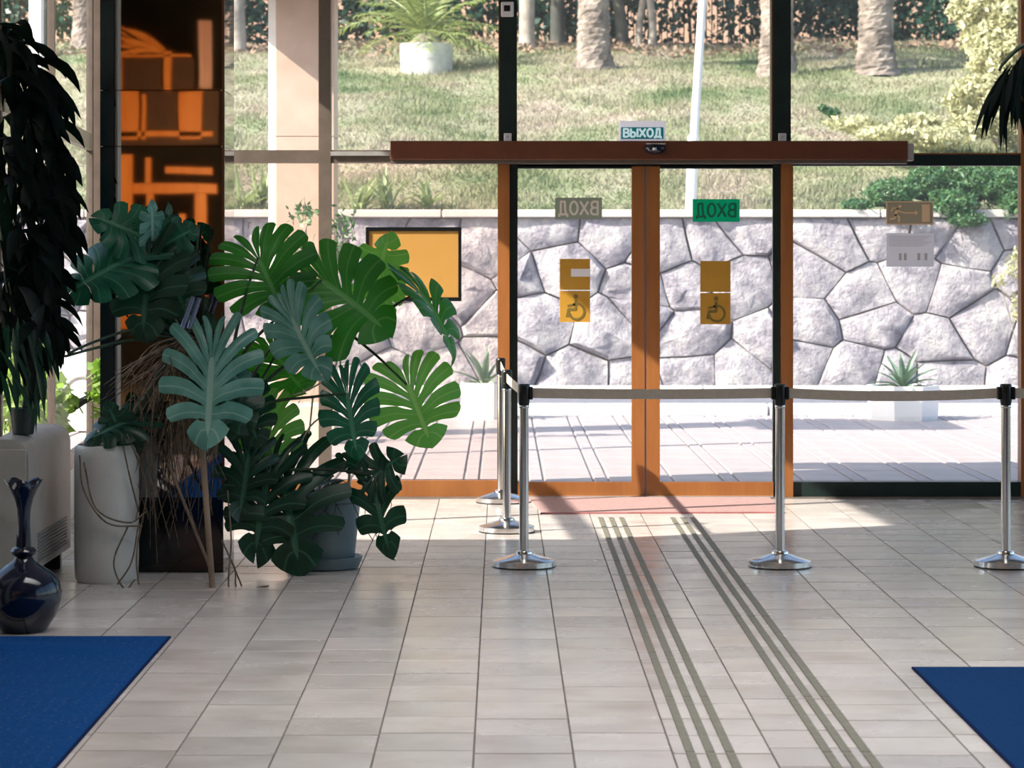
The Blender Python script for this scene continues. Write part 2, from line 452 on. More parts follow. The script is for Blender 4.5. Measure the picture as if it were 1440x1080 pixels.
# door surround and fanlight panes
for a, b, c1, c2 in ((703, 727, 703, 709), (1087, 1112, 1087, 1091)):
    fbox(a, b, PYT, 199, YF-.01, YF+.12, 'upper_post', 'frame_dark', d1)
    fbox(c1-2, c1, PYT, 199, YF-.012, YF+.118, 'post_edge', 'header', d1)
fbox(700, 716.5, 231, ZB, YF-.02, YF+.12, 'door_post', 'frame_brown', d1)
fbox(1098.5, 1115, 231, ZB, YF-.02, YF+.12, 'door_post', 'frame_brown', d1)
for a, b in ((727, 1087),):
    fbox(a, b, PYT, 210, YF+.055, YF+.063, 'pane', 'glass', d1)
fbox(703, 1112, 206, 234, YF, YF+.12, 'head_rail', 'frame_dark', d1)
op = fbox(550, 1272, 199.5, 226, YF-.16, YF-.012, 'door_operator', 'header', d1, .006, 'long brown box of the door drive above both leaves')
fbox(1272, 1280, 203, 227, YF-.155, YF-.015, 'end_cap', 'alu', op)
fbox(550, 1272, 226, 231, YF-.13, YF-.012, 'cover_strip', 'frame_grey', op)
for a, b, st, lab in ((716.5, 906.5, (716.5, 728), 'left leaf of the sliding door'), (909, 1098.5, (1087.5, 1098.5), 'right leaf of the sliding door')):
    lf = thing('door_leaf', lab, None); lf.parent = d1
    z0, z1 = 236, 678
    inner = (888.5, 906.5) if a < 800 else (909, 928)
    fbox(st[0], st[1], 233, 697.5, YF+.03, YF+.08, 'stile', 'frame_dark', lf)
    fbox(inner[0], inner[1], 233, 697.5, YF, YF+.06, 'stile', 'frame_brown', lf)
    l0, l1 = (st[1], inner[0]) if a < 800 else (inner[1], st[0])
    fbox(l0, l1, 678, 697.5, YF, YF+.06, 'bottom_rail', 'frame_brown', lf)
    fbox(l0, l1, 232, 237, YF, YF+.06, 'top_rail', 'frame_dark', lf)
    fbox(l0, l1, 237, 678, YF+.026, YF+.034, 'pane', 'glass', lf)
fbox(906.5, 909, 233, 697.5, YF+.005, YF+.055, 'gasket', 'gasket', d1)
MB().box((fx(727), YF-.03, 0), (fx(1087), YF+.3, .006)).build('threshold', M['alu'], d1)
MB().box((-2.75, 17.72, -.2), (6.2, 17.9, .0)).build('floor_edge', M['grout'], fl)

# unseen slabs: left one added to block sun, front one gives the plaza shadow
for nm, pl, t in (('shade_slab', [(-8.5, 4, 4.0), (-8.5, 12.8, 4.0), (-2.7, 12.8, 4.0), (-2.55, 10.95, 4.0), (-7.3, 10.8, 4.0), (-7.3, 4, 4.0)], .22),
                  ('shade_slab', [(-2.9, 17.95, 4.0), (8.5, 17.95, 4.0), (8.5, 18.5, 4.0), (-2.9, 18.5, 4.0)], .22)):
    o = MB().prism(pl, (0, 0, t)).build(nm, M['canopy']); o['kind'] = 'structure'

# ------------------------------------------------------------------ outside: plaza, road, kerb
def stone_mat(name, a, b, c, bump=.02):
    m, nt, p = new_mat(name); p.inputs['Roughness'].default_value = .85
    geo = nt.nodes.new('ShaderNodeNewGeometry')
    n = noise(nt, 2.6, 7, .72, geo.outputs['Position']); n2 = noise(nt, 3.2, 9, .66, geo.outputs['Position'])
    r = ramp_of(nt, n.outputs['Fac'], [(.32, rgb(*a)), (.5, rgb(*b)), (.66, rgb(*c))])
    nt.links.new(r.outputs[0], p.inputs['Base Color'])
    bp = nt.nodes.new('ShaderNodeBump'); bp.inputs['Distance'].default_value = bump; bp.inputs['Strength'].default_value = 1
    nt.links.new(n2.outputs['Fac'], bp.inputs['Height']); nt.links.new(bp.outputs[0], p.inputs['Normal'])
    return m
M['paver'] = mat('plaza_paver', (168, 156, 156), (182, 171, 170), .42, scale=3)
M['paver_band'] = mat('plaza_band', (164, 152, 153), (178, 167, 167), .5, scale=4)
M['plaza_base'] = mat('plaza_joint', (150, 140, 140), None, .8)
M['asphalt'] = mat('asphalt', (104, 104, 116), (120, 120, 130), .9, scale=8, bump=.003, bscale=120)
M['dark_grey'] = mat('strip_dark_grey', (60, 62, 74), (76, 78, 90), .8, scale=8)
M['kerb'] = mat('kerb_white', (226, 222, 220), (238, 235, 232), .7, scale=5)
M['stone'] = stone_mat('rough_stone', (112, 108, 122), (176, 170, 177), (212, 207, 205), .15)  # violet greys carry painted relief shading of the stones
M['mortar'] = stone_mat('mortar', (104, 96, 90), (122, 114, 106), (136, 126, 118), .01)
M['coping'] = mat('coping_white', (196, 188, 180), (212, 205, 198), .7, scale=2)
M['marble'] = mat('pink_marble', (186, 160, 142), (206, 182, 166), .35, scale=2.2, pos=(.3, .7))
M['white_metal'] = mat('white_paint', (236, 234, 232), (242, 240, 238), .4, scale=4)

pz = struct('trim_1'); pz['label'] = 'plaza paving between the glass front and the road'
MB().box((-14, 17.9, -.3), (14, 27.05, -.012)).build('paving_base', M['plaza_base'], pz)
rp = random.Random(5)
x = -5.22; k = 0
pave = {}
for i in range(-11, 13):
    xc = .02+i*.47
    for (w, off, mm, nm) in ((.345, 0, 'paver', 'paver'), (.095, .235, 'paver_band', 'paver_band')):
        for j in range(9):
            key = (nm)
            if key not in pave:
                v, f = tile_shape(w, 1.0, .004, .012); pave[key] = MB().add(v, f).mesh(nm, M[mm])
            yy = 18.45+j
            px = CX+(xc+off)*F/yy
            if nm == 'paver_band' and j > 4: continue
            if not (250 < px < 1500): continue
            o = link(nm, pave[key], pz); o.location = (xc+off, yy, rp.uniform(-.0015, .0015))
far = MB()
v, f = tile_shape(.095, 1.0, .004, .012)
for i in range(-14, 16):
    for j in range(5, 9): far.add([(a+.02+i*.47+.235, b+18.45+j, c) for a, b, c in v], f)
far.build('paver_bands', M['paver_band'], pz, kind='stuff', fix=False)
MB().box((-14, 27.05, -.3), (14, 27.5, -.03)).build('dark_strip', M['dark_grey'], pz)  # dark grey sunken strip between paving and kerb
for i in range(-9, 10):
    MB().box((i*1.4+.01, 27.5, -.1), (i*1.4+1.39, 27.75, .085), .012).build('kerb_stone', M['kerb'], pz)
o = MB().box((-16, 27.75, -.3), (16, 32.4, .02)).build('road_floor', M['asphalt']); o['kind'] = 'structure'
for i in range(-6, 6):
    MB().box((i*2.4+.01, 31.2, .0), (i*2.4+2.39, 31.34, .10), .012).build('kerb_stone', M['kerb'], o)

# ------------------------------------------------------------------ rubble retaining wall, every stone a piece
YW = 32.0; ZC = 2.11
rw = struct('wall_garden')
MB().box((-14, YW-.012, -.3), (15, YW+.3, ZC)).build('mortar_bed', M['mortar'], rw)
rv = np.random.default_rng(21)
XA, XB = -7.0, 8.6
seeds = []
nx, nz = 23, 4
for i in range(nx):
    for j in range(nz):
        seeds.append((XA+(i+.5+(.5 if j % 2 else 0)+rv.uniform(-.42, .42))*(XB-XA)/nx, (j+.5+rv.uniform(-.40, .40))*ZC/nz))
seeds = np.array(seeds)
def clip(poly, nx_, nz_, c):
    out = []
    for i in range(len(poly)):
        p, q = poly[i], poly[(i+1) % len(poly)]
        dp = p[0]*nx_+p[1]*nz_-c; dq = q[0]*nx_+q[1]*nz_-c
        if dp <= 0: out.append(p)
        if (dp < 0 < dq) or (dq < 0 < dp):
            t = dp/(dp-dq); out.append((p[0]+(q[0]-p[0])*t, p[1]+(q[1]-p[1])*t))
    return out
def dedupe(poly, e=.03):
    out = []
    for p in poly:
        if not out or math.hypot(p[0]-out[-1][0], p[1]-out[-1][1]) > e: out.append(p)
    if len(out) > 2 and math.hypot(out[0][0]-out[-1][0], out[0][1]-out[-1][1]) < e: out.pop()
    return out
AN = .82
for i, s in enumerate(seeds):
    poly = [(s[0]-1.3, .0), (s[0]+1.3, .0), (s[0]+1.3, ZC-.005), (s[0]-1.3, ZC-.005)]
    for j, t in enumerate(seeds):
        if i == j or abs(t[0]-s[0]) > 2.4: continue
        dx, dz = (t[0]-s[0])*AN*AN, t[1]-s[1]
        mx, mz = (s[0]+t[0])/2, (s[1]+t[1])/2
        l = math.hypot(dx, dz); g = rv.uniform(.002, .007)
        poly = clip(poly, dx/l, dz/l, (mx*dx+mz*dz)/l-g)
        if len(poly) < 3: break
    if len(poly) < 3: continue
    poly = dedupe(poly)
    if len(poly) < 3: continue
    # break long edges and pull the corners a little off line
    pp = []
    for k in range(len(poly)):
        p, q = poly[k], poly[(k+1) % len(poly)]; pp.append(p)
        l = math.hypot(q[0]-p[0], q[1]-p[1])
        if l > .3:
            pp.append(((p[0]+q[0])/2+rv.uniform(-.012, .012), (p[1]+q[1])/2+rv.uniform(-.012, .012)))
    n = len(pp); c = (sum(p[0] for p in pp)/n, sum(p[1] for p in pp)/n)
    rough = 1.0 if c[0] < 3.4 else .55
    d0 = rv.uniform(.05, .10); tx, tz = rv.uniform(-.10, .10)*rough, rv.uniform(-.1, .1)*rough
    vs = []
    for (q, dep) in ((0, -.02), (.022, d0*.72), (.16, d0), (.58, d0+.015)):
        for p in pp:
            x_ = p[0]+(c[0]-p[0])*q; z_ = p[1]+(c[1]-p[1])*q
            jj = rv.uniform(-.03, .03)*rough if q > .1 else rv.uniform(-.012, .012)
            vs.append((x_, YW-max(dep+jj+(tx*(x_-c[0])+tz*(z_-c[1])) if q > .03 else dep, -.02), z_))
    vs.append((c[0], YW-d0-.03-rv.uniform(-.03, .03)*rough, c[1]))
    fs = []
    for r in range(3):
        for k in range(n): fs.append((r*n+k, r*n+(k+1) % n, (r+1)*n+(k+1) % n, (r+1)*n+k))
    for k in range(n): fs.append((3*n+k, 3*n+(k+1) % n, 4*n))
    MB().add(vs, fs).build('stone', M['stone'], rw, smooth=True)
xs = [-13.5, -11, -8.6, -6.9, -5.05, -3.40, -.72, .95, 2.72, 4.6, 6.3, 8.4, 10.6, 13]
for a, b in zip(xs, xs[1:]):
    MB().box((a+.008, YW-.14, ZC), (b-.008, YW+.42, ZC+.095), .012).build('coping_stone', M['coping'], rw)

# ------------------------------------------------------------------ hill with grass
def hz(x, y):
    t = np.clip(y-32.4, 0, 19.6)
    return 2.12+.19*t+.05*np.sin(x*.9+y*.4)*np.clip((y-32.5)/3, 0, 1)+.04*np.sin(x*2.1-y*1.3)*np.clip((y-32.5)/3, 0, 1)
def hzf(x, y): return float(hz(np.float64(x), np.float64(y)))
def W_hill(px, py):                    # hill point seen at a pixel
    lo, hi = 32.5, 58.0
    for _ in range(40):
        y = (lo+hi)/2; p = W(px, py, y)
        if p.z > hzf(p.x, y): lo = y
        else: hi = y
    return W(px, py, y)
def grass_mat(name, blade):
    m, nt, p = new_mat(name); p.inputs['Roughness'].default_value = .8; p.inputs['Specular IOR Level'].default_value = .2
    geo = nt.nodes.new('ShaderNodeNewGeometry')
    n = noise(nt, .55, 4, .6, geo.outputs['Position'], (1, .55, 1)); n2 = noise(nt, 6, 3, .6, geo.outputs['Position'])
    mxx = nt.nodes.new('ShaderNodeMath'); mxx.operation = 'MULTIPLY_ADD'; mxx.inputs[1].default_value = .35
    nt.links.new(n2.outputs['Fac'], mxx.inputs[0])
    sb = nt.nodes.new('ShaderNodeMath'); sb.operation = 'SUBTRACT'; sb.inputs[1].default_value = .175
    nt.links.new(n.outputs['Fac'], sb.inputs[0]); nt.links.new(sb.outputs[0], mxx.inputs[2])
    r = ramp_of(nt, mxx.outputs[0], [(.28, rgb(96, 116, 80)), (.42, rgb(134, 141, 108)), (.54, rgb(156, 154, 130)), (.70, rgb(166, 153, 140))])
    nt.links.new(r.outputs[0], p.inputs['Base Color'])
    if blade:
        t = nt.nodes.new('ShaderNodeBsdfTranslucent'); nt.links.new(r.outputs[0], t.inputs[0])
        mix = nt.nodes.new('ShaderNodeMixShader'); mix.inputs[0].default_value = .35
        nt.links.new(p.outputs[0], mix.inputs[1]); nt.links.new(t.outputs[0], mix.inputs[2])
        nt.links.new(mix.outputs[0], nt.nodes['Material Output'].inputs[0])
    return m
M['soil'] = grass_mat('lawn_soil', False); M['grass'] = grass_mat('lawn_grass', True)
gx, gy = np.meshgrid(np.linspace(-16, 18, 90), np.linspace(32.3, 64, 90))
gz = hz(gx, gy)
mb = MB(); mb.v = [tuple(p) for p in np.stack([gx, gy, gz], -1).reshape(-1, 3)]
mb.f = [(r*90+c_, r*90+c_+1, (r+1)*90+c_+1, (r+1)*90+c_) for r in range(89) for c_ in range(89)]
o = mb.build('lawn_ground', M['soil'], smooth='all', fix=False); o['kind'] = 'structure'
nb = 150000
y = 32.62+20.4*RNG.random(nb)**1.15; x = (RNG.random(nb)-.5)*2*(y*.215+.4)+.1*y*0+.25
clump = .6+.5*np.sin(x*2.3+np.sin(y*1.9)*2)*np.sin(y*1.7+x*.6)
hgt = (.05+.10*RNG.random(nb))*np.clip(clump, .35, 1.2); lean = RNG.normal(size=(nb, 2))*.05
wd = .010+.010*RNG.random(nb); an = RNG.random(nb)*3.14
b0 = np.stack([x-np.cos(an)*wd, y-np.sin(an)*wd, hz(x, y)-.01], 1); b1 = np.stack([x+np.cos(an)*wd, y+np.sin(an)*wd, hz(x, y)-.01], 1)
b2 = np.stack([x+lean[:, 0], y+lean[:, 1], hz(x, y)+hgt], 1)
gme = raw_mesh('grass', np.stack([b0, b1, b2], 1).reshape(-1, 3), 3, M['grass'])
o = link('grass', gme); tag(o, 'short half-dry lawn grass covering the sunny slope above the stone wall', 'grass', kind='stuff')
# leaf litter strip along the hedge
M['litter'] = mat('leaf_litter', (136, 112, 96), (156, 134, 116), .9, scale=2)
nl = 5000
lx = (RNG.random(nl)-.5)*26; ly = 50.2+2.4*RNG.random(nl)
cc = np.stack([lx, ly, hz(lx, ly)+.03+.04*RNG.random(nl)], 1); aa = RNG.normal(size=(nl, 3))*.035; bb = RNG.normal(size=(nl, 3))*.035
aa[:, 2] *= .3
o = link('leaf_litter', raw_mesh('leaf_litter', np.stack([cc-aa, cc+bb, cc+aa, cc-bb], 1).reshape(-1, 3), 4, M['litter']))
tag(o, 'brown fallen leaves strewn along the foot of the hedge', 'leaf litter', kind='stuff')

# ------------------------------------------------------------------ trees, hedge and fence at the top of the slope
M['palm_bark'] = stone_mat('palm_bark', (70, 64, 58), (140, 128, 120), (184, 172, 162), .12)
M['bark'] = stone_mat('bark_grey', (120, 112, 106), (160, 150, 142), (186, 176, 166), .02)
M['bark_dark'] = stone_mat('bark_dark', (48, 52, 50), (70, 70, 66), (92, 90, 84), .02)
M['frond'] = leaf_mat('palm_frond', (108, 130, 70), (168, 176, 118), (150, 170, 80), tmix=.35)
M['hedge'] = leaf_mat('hedge_leaf', (22, 58, 50), (44, 84, 68), (40, 90, 50), tmix=.25)
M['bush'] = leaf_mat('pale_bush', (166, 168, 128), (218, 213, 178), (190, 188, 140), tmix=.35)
M['juniper'] = leaf_mat('juniper', (34, 78, 52), (96, 132, 82), (80, 130, 60), tmix=.25)
M['peach_wall'] = mat('peach_wall', (196, 158, 136), (206, 172, 152), .8, scale=1)
M['fence_iron'] = mat('fence_iron', (40, 44, 46), None, .6)

def palm(px, py, wpx, height, label, dark=False, crown=True, seed=1, fr=13, lean=0):
    p = W_hill(px, py); r0 = wpx*.5*p.y/F
    t = thing('palm_tree', label, 'palm tree', p)
    rr = random.Random(seed); nseg = int(height/.115); n = 14
    mb = MB(); vs = []; fs = []
    for i in range(nseg*2+1):
        z = height*i/(nseg*2); fl_ = 1+.45*math.exp(-z/.28)
        r = r0*(.92*fl_-.10*z/height)*(1.025 if i % 2 else .975)
        for k in range(n):
            a = 2*math.pi*k/n+.22*(i//2); jr = r*(1+rr.uniform(-.05, .05))
            vs.append((p.x+lean*z+jr*math.cos(a), p.y+jr*math.sin(a), p.z-.08+z+rr.uniform(-.02, .02)))
    for i in range(nseg*2):
        for k in range(n): fs.append((i*n+k, i*n+(k+1) % n, (i+1)*n+(k+1) % n, (i+1)*n+k))
    mb.add(vs, fs).build('trunk', M['palm_bark'], t)
    if crown:
        top = Vector((p.x+lean*height, p.y, p.z+height))
        for k in range(fr):
            a = 2*math.pi*k/fr+rr.uniform(-.2, .2); el = rr.uniform(.1, .9)
            frond(top, (math.cos(a)*math.cos(el), math.sin(a)*math.cos(el), math.sin(el)), rr.uniform(2.0, 2.7), t, rr, 1.5)
    return t
def frond(base, d, length, parent, rr, bend=1.2, leaflets=22, llen=.42, lw=.035):
    base = Vector(base); d = Vector(d).normalized(); n = 12; pts = [base]; cur = d
    for i in range(n):
        pts.append(pts[-1]+cur*length/n); cur = (cur+Vector((0, 0, -bend/n))).normalized()
    mb = MB(); mb.tube(pts, taper(n+1, .022*length/2.2+.006, .004), 5)
    for i in range(leaflets):
        u = .15+.85*i/leaflets; f_ = u*n; k = min(int(f_), n-1); p = pts[k].lerp(pts[k+1], f_-k); tg = (pts[k+1]-pts[k]).normalized()
        sdv = tg.cross(Vector((0, 0, 1)));
        if sdv.length < .05: sdv = tg.cross(Vector((0, 1, 0)))
        sdv.normalize(); upv = sdv.cross(tg); L = llen*(1-.55*abs(u-.45))*length/2.2
        for s in (-1, 1):
            q = p+(sdv*s*.8+tg*.6+upv*rr.uniform(-.1, .35)).normalized()*L+Vector((0, 0, -L*.25)); m_ = p.lerp(q, .45)+upv*.03; w = lw*length/2.2
            mb.add([p, m_-tg*w, q, m_+tg*w], [(0, 1, 2, 3)])
    mb.build('frond', M['frond'], parent, fix=False)
palm(835, 96, 50, 4.0, 'scaly palm trunk on the lawn just right of the left dark post', seed=2)
palm(1093, 108, 52, 4.2, 'palm trunk on the lawn half hidden behind the right dark post', seed=3)
palm(1232, 102, 54, 4.4, 'broad palm trunk on the lawn above the header box, in front of dark trees', seed=4)
palm(118, 66, 34, 4.0, 'palm trunk on the lawn seen through the side window at the left', seed=6, fr=9)

# palm in the round concrete tub
p = W_hill(600, 101); R = 37.5*p.y/F
t = thing('potted_palm', 'bushy young palm growing in a round pale concrete tub on the lawn', 'potted palm', p)
MB().lathe(p, [(R*.93, -.1), (R*.97, .05), (R, .40), (R, .50), (R*.93, .50), (R*.92, .42), (.05, .42)], 40).build('tub', stone_mat('tub_concrete', (170, 172, 178), (204, 204, 206), (224, 222, 220), .008), t, smooth=True)
MB().lathe(p+Vector((0, 0, .40)), [(.34, 0), (.30, .12), (.20, .25), (.06, .32)], 14).build('stump', M['palm_bark'], t)
rr = random.Random(9)
for k in range(34):
    a = rr.uniform(0, 6.283); el = rr.uniform(.25, 1.35)
    frond(p+Vector((0, 0, .6)), (math.cos(a)*math.cos(el), math.sin(a)*math.cos(el), math.sin(el)), rr.uniform(1.1, 1.9), t, rr, 1.3, 20, .55, .03)

def plain_tree(pts_px, d, r0, r1, label, mm='bark', crown=None, seed=1):
    pts = [W(px, py, d) for px, py in pts_px]; pts[0].z = hzf(pts[0].x, d)-.1
    t = thing('tree', label, 'tree', pts[0])
    cv = bez(pts, 6)
    MB().tube(cv, [r0*(1.35 if i == 0 else 1)+(r1-r0)*i/(len(cv)-1) for i in range(len(cv))], 10).build('trunk', M[mm], t, smooth='all')
    if crown:
        v = foliage_verts(crown, 2600, .12, seed)-np.array(t.location)
        link('foliage', raw_mesh('foliage', v, 4, M['hedge']), t)
    return t
def crown_at(px, d, z, r): q = W(px, 0, d); return [((q.x, d, z), (r, r, r*.7))]
plain_tree([(741, 64), (741, 0), (740, -60)], 51.5, .165, .14, 'smooth grey trunk by the hedge, beside the left dark post', 'bark', crown_at(741, 51.5, 9.0, 1.7), 1)
plain_tree([(898, 66), (900, 30), (905, -10), (903, -60)], 51.8, .075, .06, 'slim pale trunk left of its twin, right of the palm trunk', 'bark', crown_at(900, 51.8, 9.1, 1.5), 2)
plain_tree([(916, 68), (918, 40), (913, -10), (908, -60)], 51.6, .085, .06, 'forked pale trunk, right-hand one of the slim pair by the hedge', 'bark', None, 3)
plain_tree([(876, 64), (872, 20), (864, -20), (858, -70)], 52.2, .13, .09, 'dark leaning trunk in the hedge just right of the scaly palm trunk', 'bark_dark', crown_at(860, 52.2, 9.3, 1.6), 4)
plain_tree([(785, 62), (784, 0), (783, -60)], 52.4, .16, .13, 'dark straight trunk in the hedge just left of the scaly palm trunk', 'bark_dark', None, 5)
plain_tree([(1378, 70), (1376, 0), (1370, -60)], 52.0, .09, .07, 'thin pale trunk among dark trees beside the sunny bush', 'bark', crown_at(1365, 52, 9.0, 1.6), 6)
plain_tree([(62, 60), (63, 0), (60, -60)], 50.5, .14, .11, 'dark trunk seen through the side window near the left picture edge', 'bark_dark', None, 7)
plain_tree([(335, 66), (333, 0), (335, -60)], 51.0, .17, .14, 'grey trunk behind the grass just left of the marble pillar', 'bark', None, 8)

# hedge, iron fence and the peach building behind
hd = thing('hedge', 'dark green hedge closing the top of the lawn in front of a peach wall', 'hedge', (0, 53.2, hzf(0, 53.2)))
bl = []
for k in range(46):
    x = -14+k*.72; z = 6.3+rr.uniform(-.1, .35)
    dens = 1.0
    px = CX+x*F/53.2
    if 960 < px < 1075: dens = .30
    elif 640 < px < 720: dens = .5
    elif 860 < px < 960: dens = .45
    bl.append(((x, 53.0+rr.uniform(-.3, .3), z), (.62, .5, .75+rr.random()*.3), dens))
    bl.append(((x+.3, 53.4, 7.3+rr.uniform(-.1, .4)), (.7, .5, .8), dens))
v = foliage_verts(bl, 46000, .08, 4, 1.4, shell=.2)-np.array(hd.location)
link('foliage', raw_mesh('foliage', v, 4, M['hedge']), hd, kind='stuff')
mb = MB()
for k in range(40): 
    xx = -14+k*.85; mb.tube([(xx, 53.3, 5.8), (xx+rr.uniform(-.3, .3), 53.3, 7.6)], .035, 5)
mb.build('stems', M['bark_dark'], hd)
o = MB().box((-18, 58.0, 4), (20, 58.4, 13)).build('wall_outside', M['peach_wall']); o['kind'] = 'structure'
fe = thing('iron_fence', 'dark iron bar fence behind the lawn, visible below the hedge beside the white pole', 'fence', (3.6, 54.2, 5.85))
mb = MB()
for k in range(66): mb.box((-2+k*.115, 54.19, 5.85), (-2+k*.115+.022, 54.21, 8.0))
mb.build('bars', M['fence_iron'], fe, kind='stuff')
MB().box((-2.05, 54.17, 6.0), (5.6, 54.23, 6.06)).build('rail', M['fence_iron'], fe)
MB().box((-2.05, 54.17, 7.8), (5.6, 54.23, 7.86)).build('rail', M['fence_iron'], fe)

# white leaning pole with a thicker foot
p0 = W(971, 300, 32.85); p0.z = hzf(p0.x, 32.85)-.1
t = thing('flagpole', 'tall slender white pole leaning slightly, standing on the lawn above the stone wall', 'pole', p0)
MB().tube([p0, W(975, 196, 32.85)], .07, 14).build('pole_foot', M['white_metal'], t, smooth=True)
MB().tube([W(975, 198, 32.85), W(976, 192, 32.85)], .078, 14).build('collar', M['white_metal'], t, smooth=True)
MB().tube([W(976, 194, 32.85), W(988, 0, 32.85), W(993, -80, 32.85)], [.055, .05, .045], 14).build('pole', M['white_metal'], t, smooth=True)

# bushes
def bush(name, label, cat, blobs, n, size, mm, seed, base, flat=0, sq=1, shell=.55, stems=None):
    t = thing(name, label, cat, base)
    v = foliage_verts(blobs, n, size, seed, sq, flat, shell)-np.array(t.location)
    link('foliage', raw_mesh('foliage', v, 4, M[mm]), t)
    mb = MB()
    for b in blobs[:8]:
        c_ = Vector(b[0]); mb.tube(bez([Vector(base)+Vector((rr.uniform(-.1, .1), 0, -.05)), (Vector(base)+c_)/2+Vector((0, 0, .05)), c_], 3), [.03 if name != 'wall_shrub' else .006]*6+[.015 if name != 'wall_shrub' else .004], 5)
    mb.build('branches', M['bark_dark'] if mm != 'bush' else M['bark'], t)
    return t
def hb(px, py, d, rx, rz, w=None, ry=None):
    q = W(px, py, d); return (tuple(q), (rx, ry or rx, rz)) if w is None else (tuple(q), (rx, ry or rx, rz), w)
bs = W_hill(1410, 205)
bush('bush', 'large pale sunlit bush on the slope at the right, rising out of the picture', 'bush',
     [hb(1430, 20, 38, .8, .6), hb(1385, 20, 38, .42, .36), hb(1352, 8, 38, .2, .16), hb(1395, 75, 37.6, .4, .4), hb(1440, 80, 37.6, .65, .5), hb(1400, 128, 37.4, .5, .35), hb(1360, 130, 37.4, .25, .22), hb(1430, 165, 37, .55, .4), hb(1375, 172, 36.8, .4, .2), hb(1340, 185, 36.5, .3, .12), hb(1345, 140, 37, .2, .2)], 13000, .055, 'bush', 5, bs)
bs = W_hill(1240, 200)
bush('low_shrub', 'low straw-coloured shrub patch on the slope above the right end of the header box', 'shrub',
     [hb(1200, 175, 36.5, .35, .10), hb(1250, 188, 36, .5, .11), hb(1310, 195, 36, .5, .14), hb(1290, 170, 37, .35, .10)], 3500, .05, 'bush', 6, bs)
bs = W_hill(1180, 163)
bush('weed_tuft', 'small dark green weed tuft alone on the dry grass right of the dark post', 'weed', [hb(1172, 160, 37, .10, .07), hb(1157, 153, 37.4, .06, .05)], 160, .04, 'juniper', 8, bs)
bs = Vector((5.7, 32.6, hzf(5.7, 32.6)))
bush('juniper', 'spreading dark green juniper spilling over the coping of the stone wall at the right', 'juniper',
     [hb(1205, 288, 32.0, .20, .07), hb(1255, 272, 32.1, .32, .18), hb(1275, 300, 31.8, .16, .10), hb(1310, 255, 32.3, .32, .20), hb(1340, 285, 31.9, .32, .17), hb(1375, 255, 32.3, .4, .2), hb(1415, 262, 32.2, .4, .25), hb(1360, 308, 31.75, .25, .09), hb(1435, 285, 31.9, .25, .2)], 15000, .035, 'juniper', 9, bs, .3, .7)
bs = Vector((6.35, 31.75, .02))
bush('wall_shrub', 'sparse light green sprigs in front of the stone wall at the far right edge', 'shrub',
     [hb(1428, 372, 31.4, .13, .2), hb(1405, 395, 31.4, .09, .09), hb(1432, 430, 31.4, .1, .2)], 260, .04, 'bush', 12, bs)

# strap-leaved clumps on top of the wall
M['strap'] = leaf_mat('strap_leaf', (110, 132, 92), (164, 176, 134), (150, 170, 100), tmix=.3)
def strap_clump(px, py, n, L, label, seed, d=32.85):
    q = W(px, py, d); q.z = hzf(q.x, d)-.02
    t = thing('strap_plant', label, 'plant', q, 'strap-leaved plants along the wall top'); r_ = random.Random(seed)
    for k in range(n):
        a = r_.uniform(0, 6.283); el = r_.uniform(.6, 1.4)
        blade(q+Vector((r_.uniform(-.08, .08), r_.uniform(-.05, .05), 0)), (math.cos(a)*math.cos(el), math.sin(a)*math.cos(el)*.6, math.sin(el)), L*r_.uniform(.7, 1.15), .06, r_.uniform(.8, 2.0), n=6).build('leaf', M['strap'], t, smooth='all', fix=False)
strap_clump(505, 290, 20, .60, 'strap-leaved plant on the wall top just right of the marble pillar', 1)
strap_clump(545, 290, 20, .62, 'strap-leaved plant on the wall top above the left corner of the ochre board', 2)
strap_clump(600, 290, 18, .55, 'strap-leaved plant on the wall top, last of the row towards the doors', 3)
strap_clump(345, 290, 20, .62, 'strap-leaved plant on the wall top beside the black column', 4)
strap_clump(368, 290, 20, .62, 'strap-leaved plant on the wall top just left of the marble pillar', 5)

# ------------------------------------------------------------------ marble pillar, planters and things on the plaza
pc = thing('marble_pillar', 'tall pink marble clad pillar outside the left window', 'pillar', W(430, 612, 23.9))
pc.location.z = 0
xa, xb = (388-CX)*23.6/F, (470-CX)*23.6/F
for k, (z0, z1) in enumerate(((.0, 1.1), (1.105, 2.7), (2.705, 3.995))):
    MB().box((xa, 23.6, z0), (xb, 24.15, z1), .004).build('marble_slab', M['marble'], pc)
MB().box((xa-.07, 23.62, 0), (xa-.004, 23.75, 3.995)).build('edge_trim', M['white_metal'], pc)
o = MB().box((-2.66, 22.6, 4.0), (-.9, 24.2, 4.2)).build('beam_outside', M['canopy']); o['kind'] = 'structure'

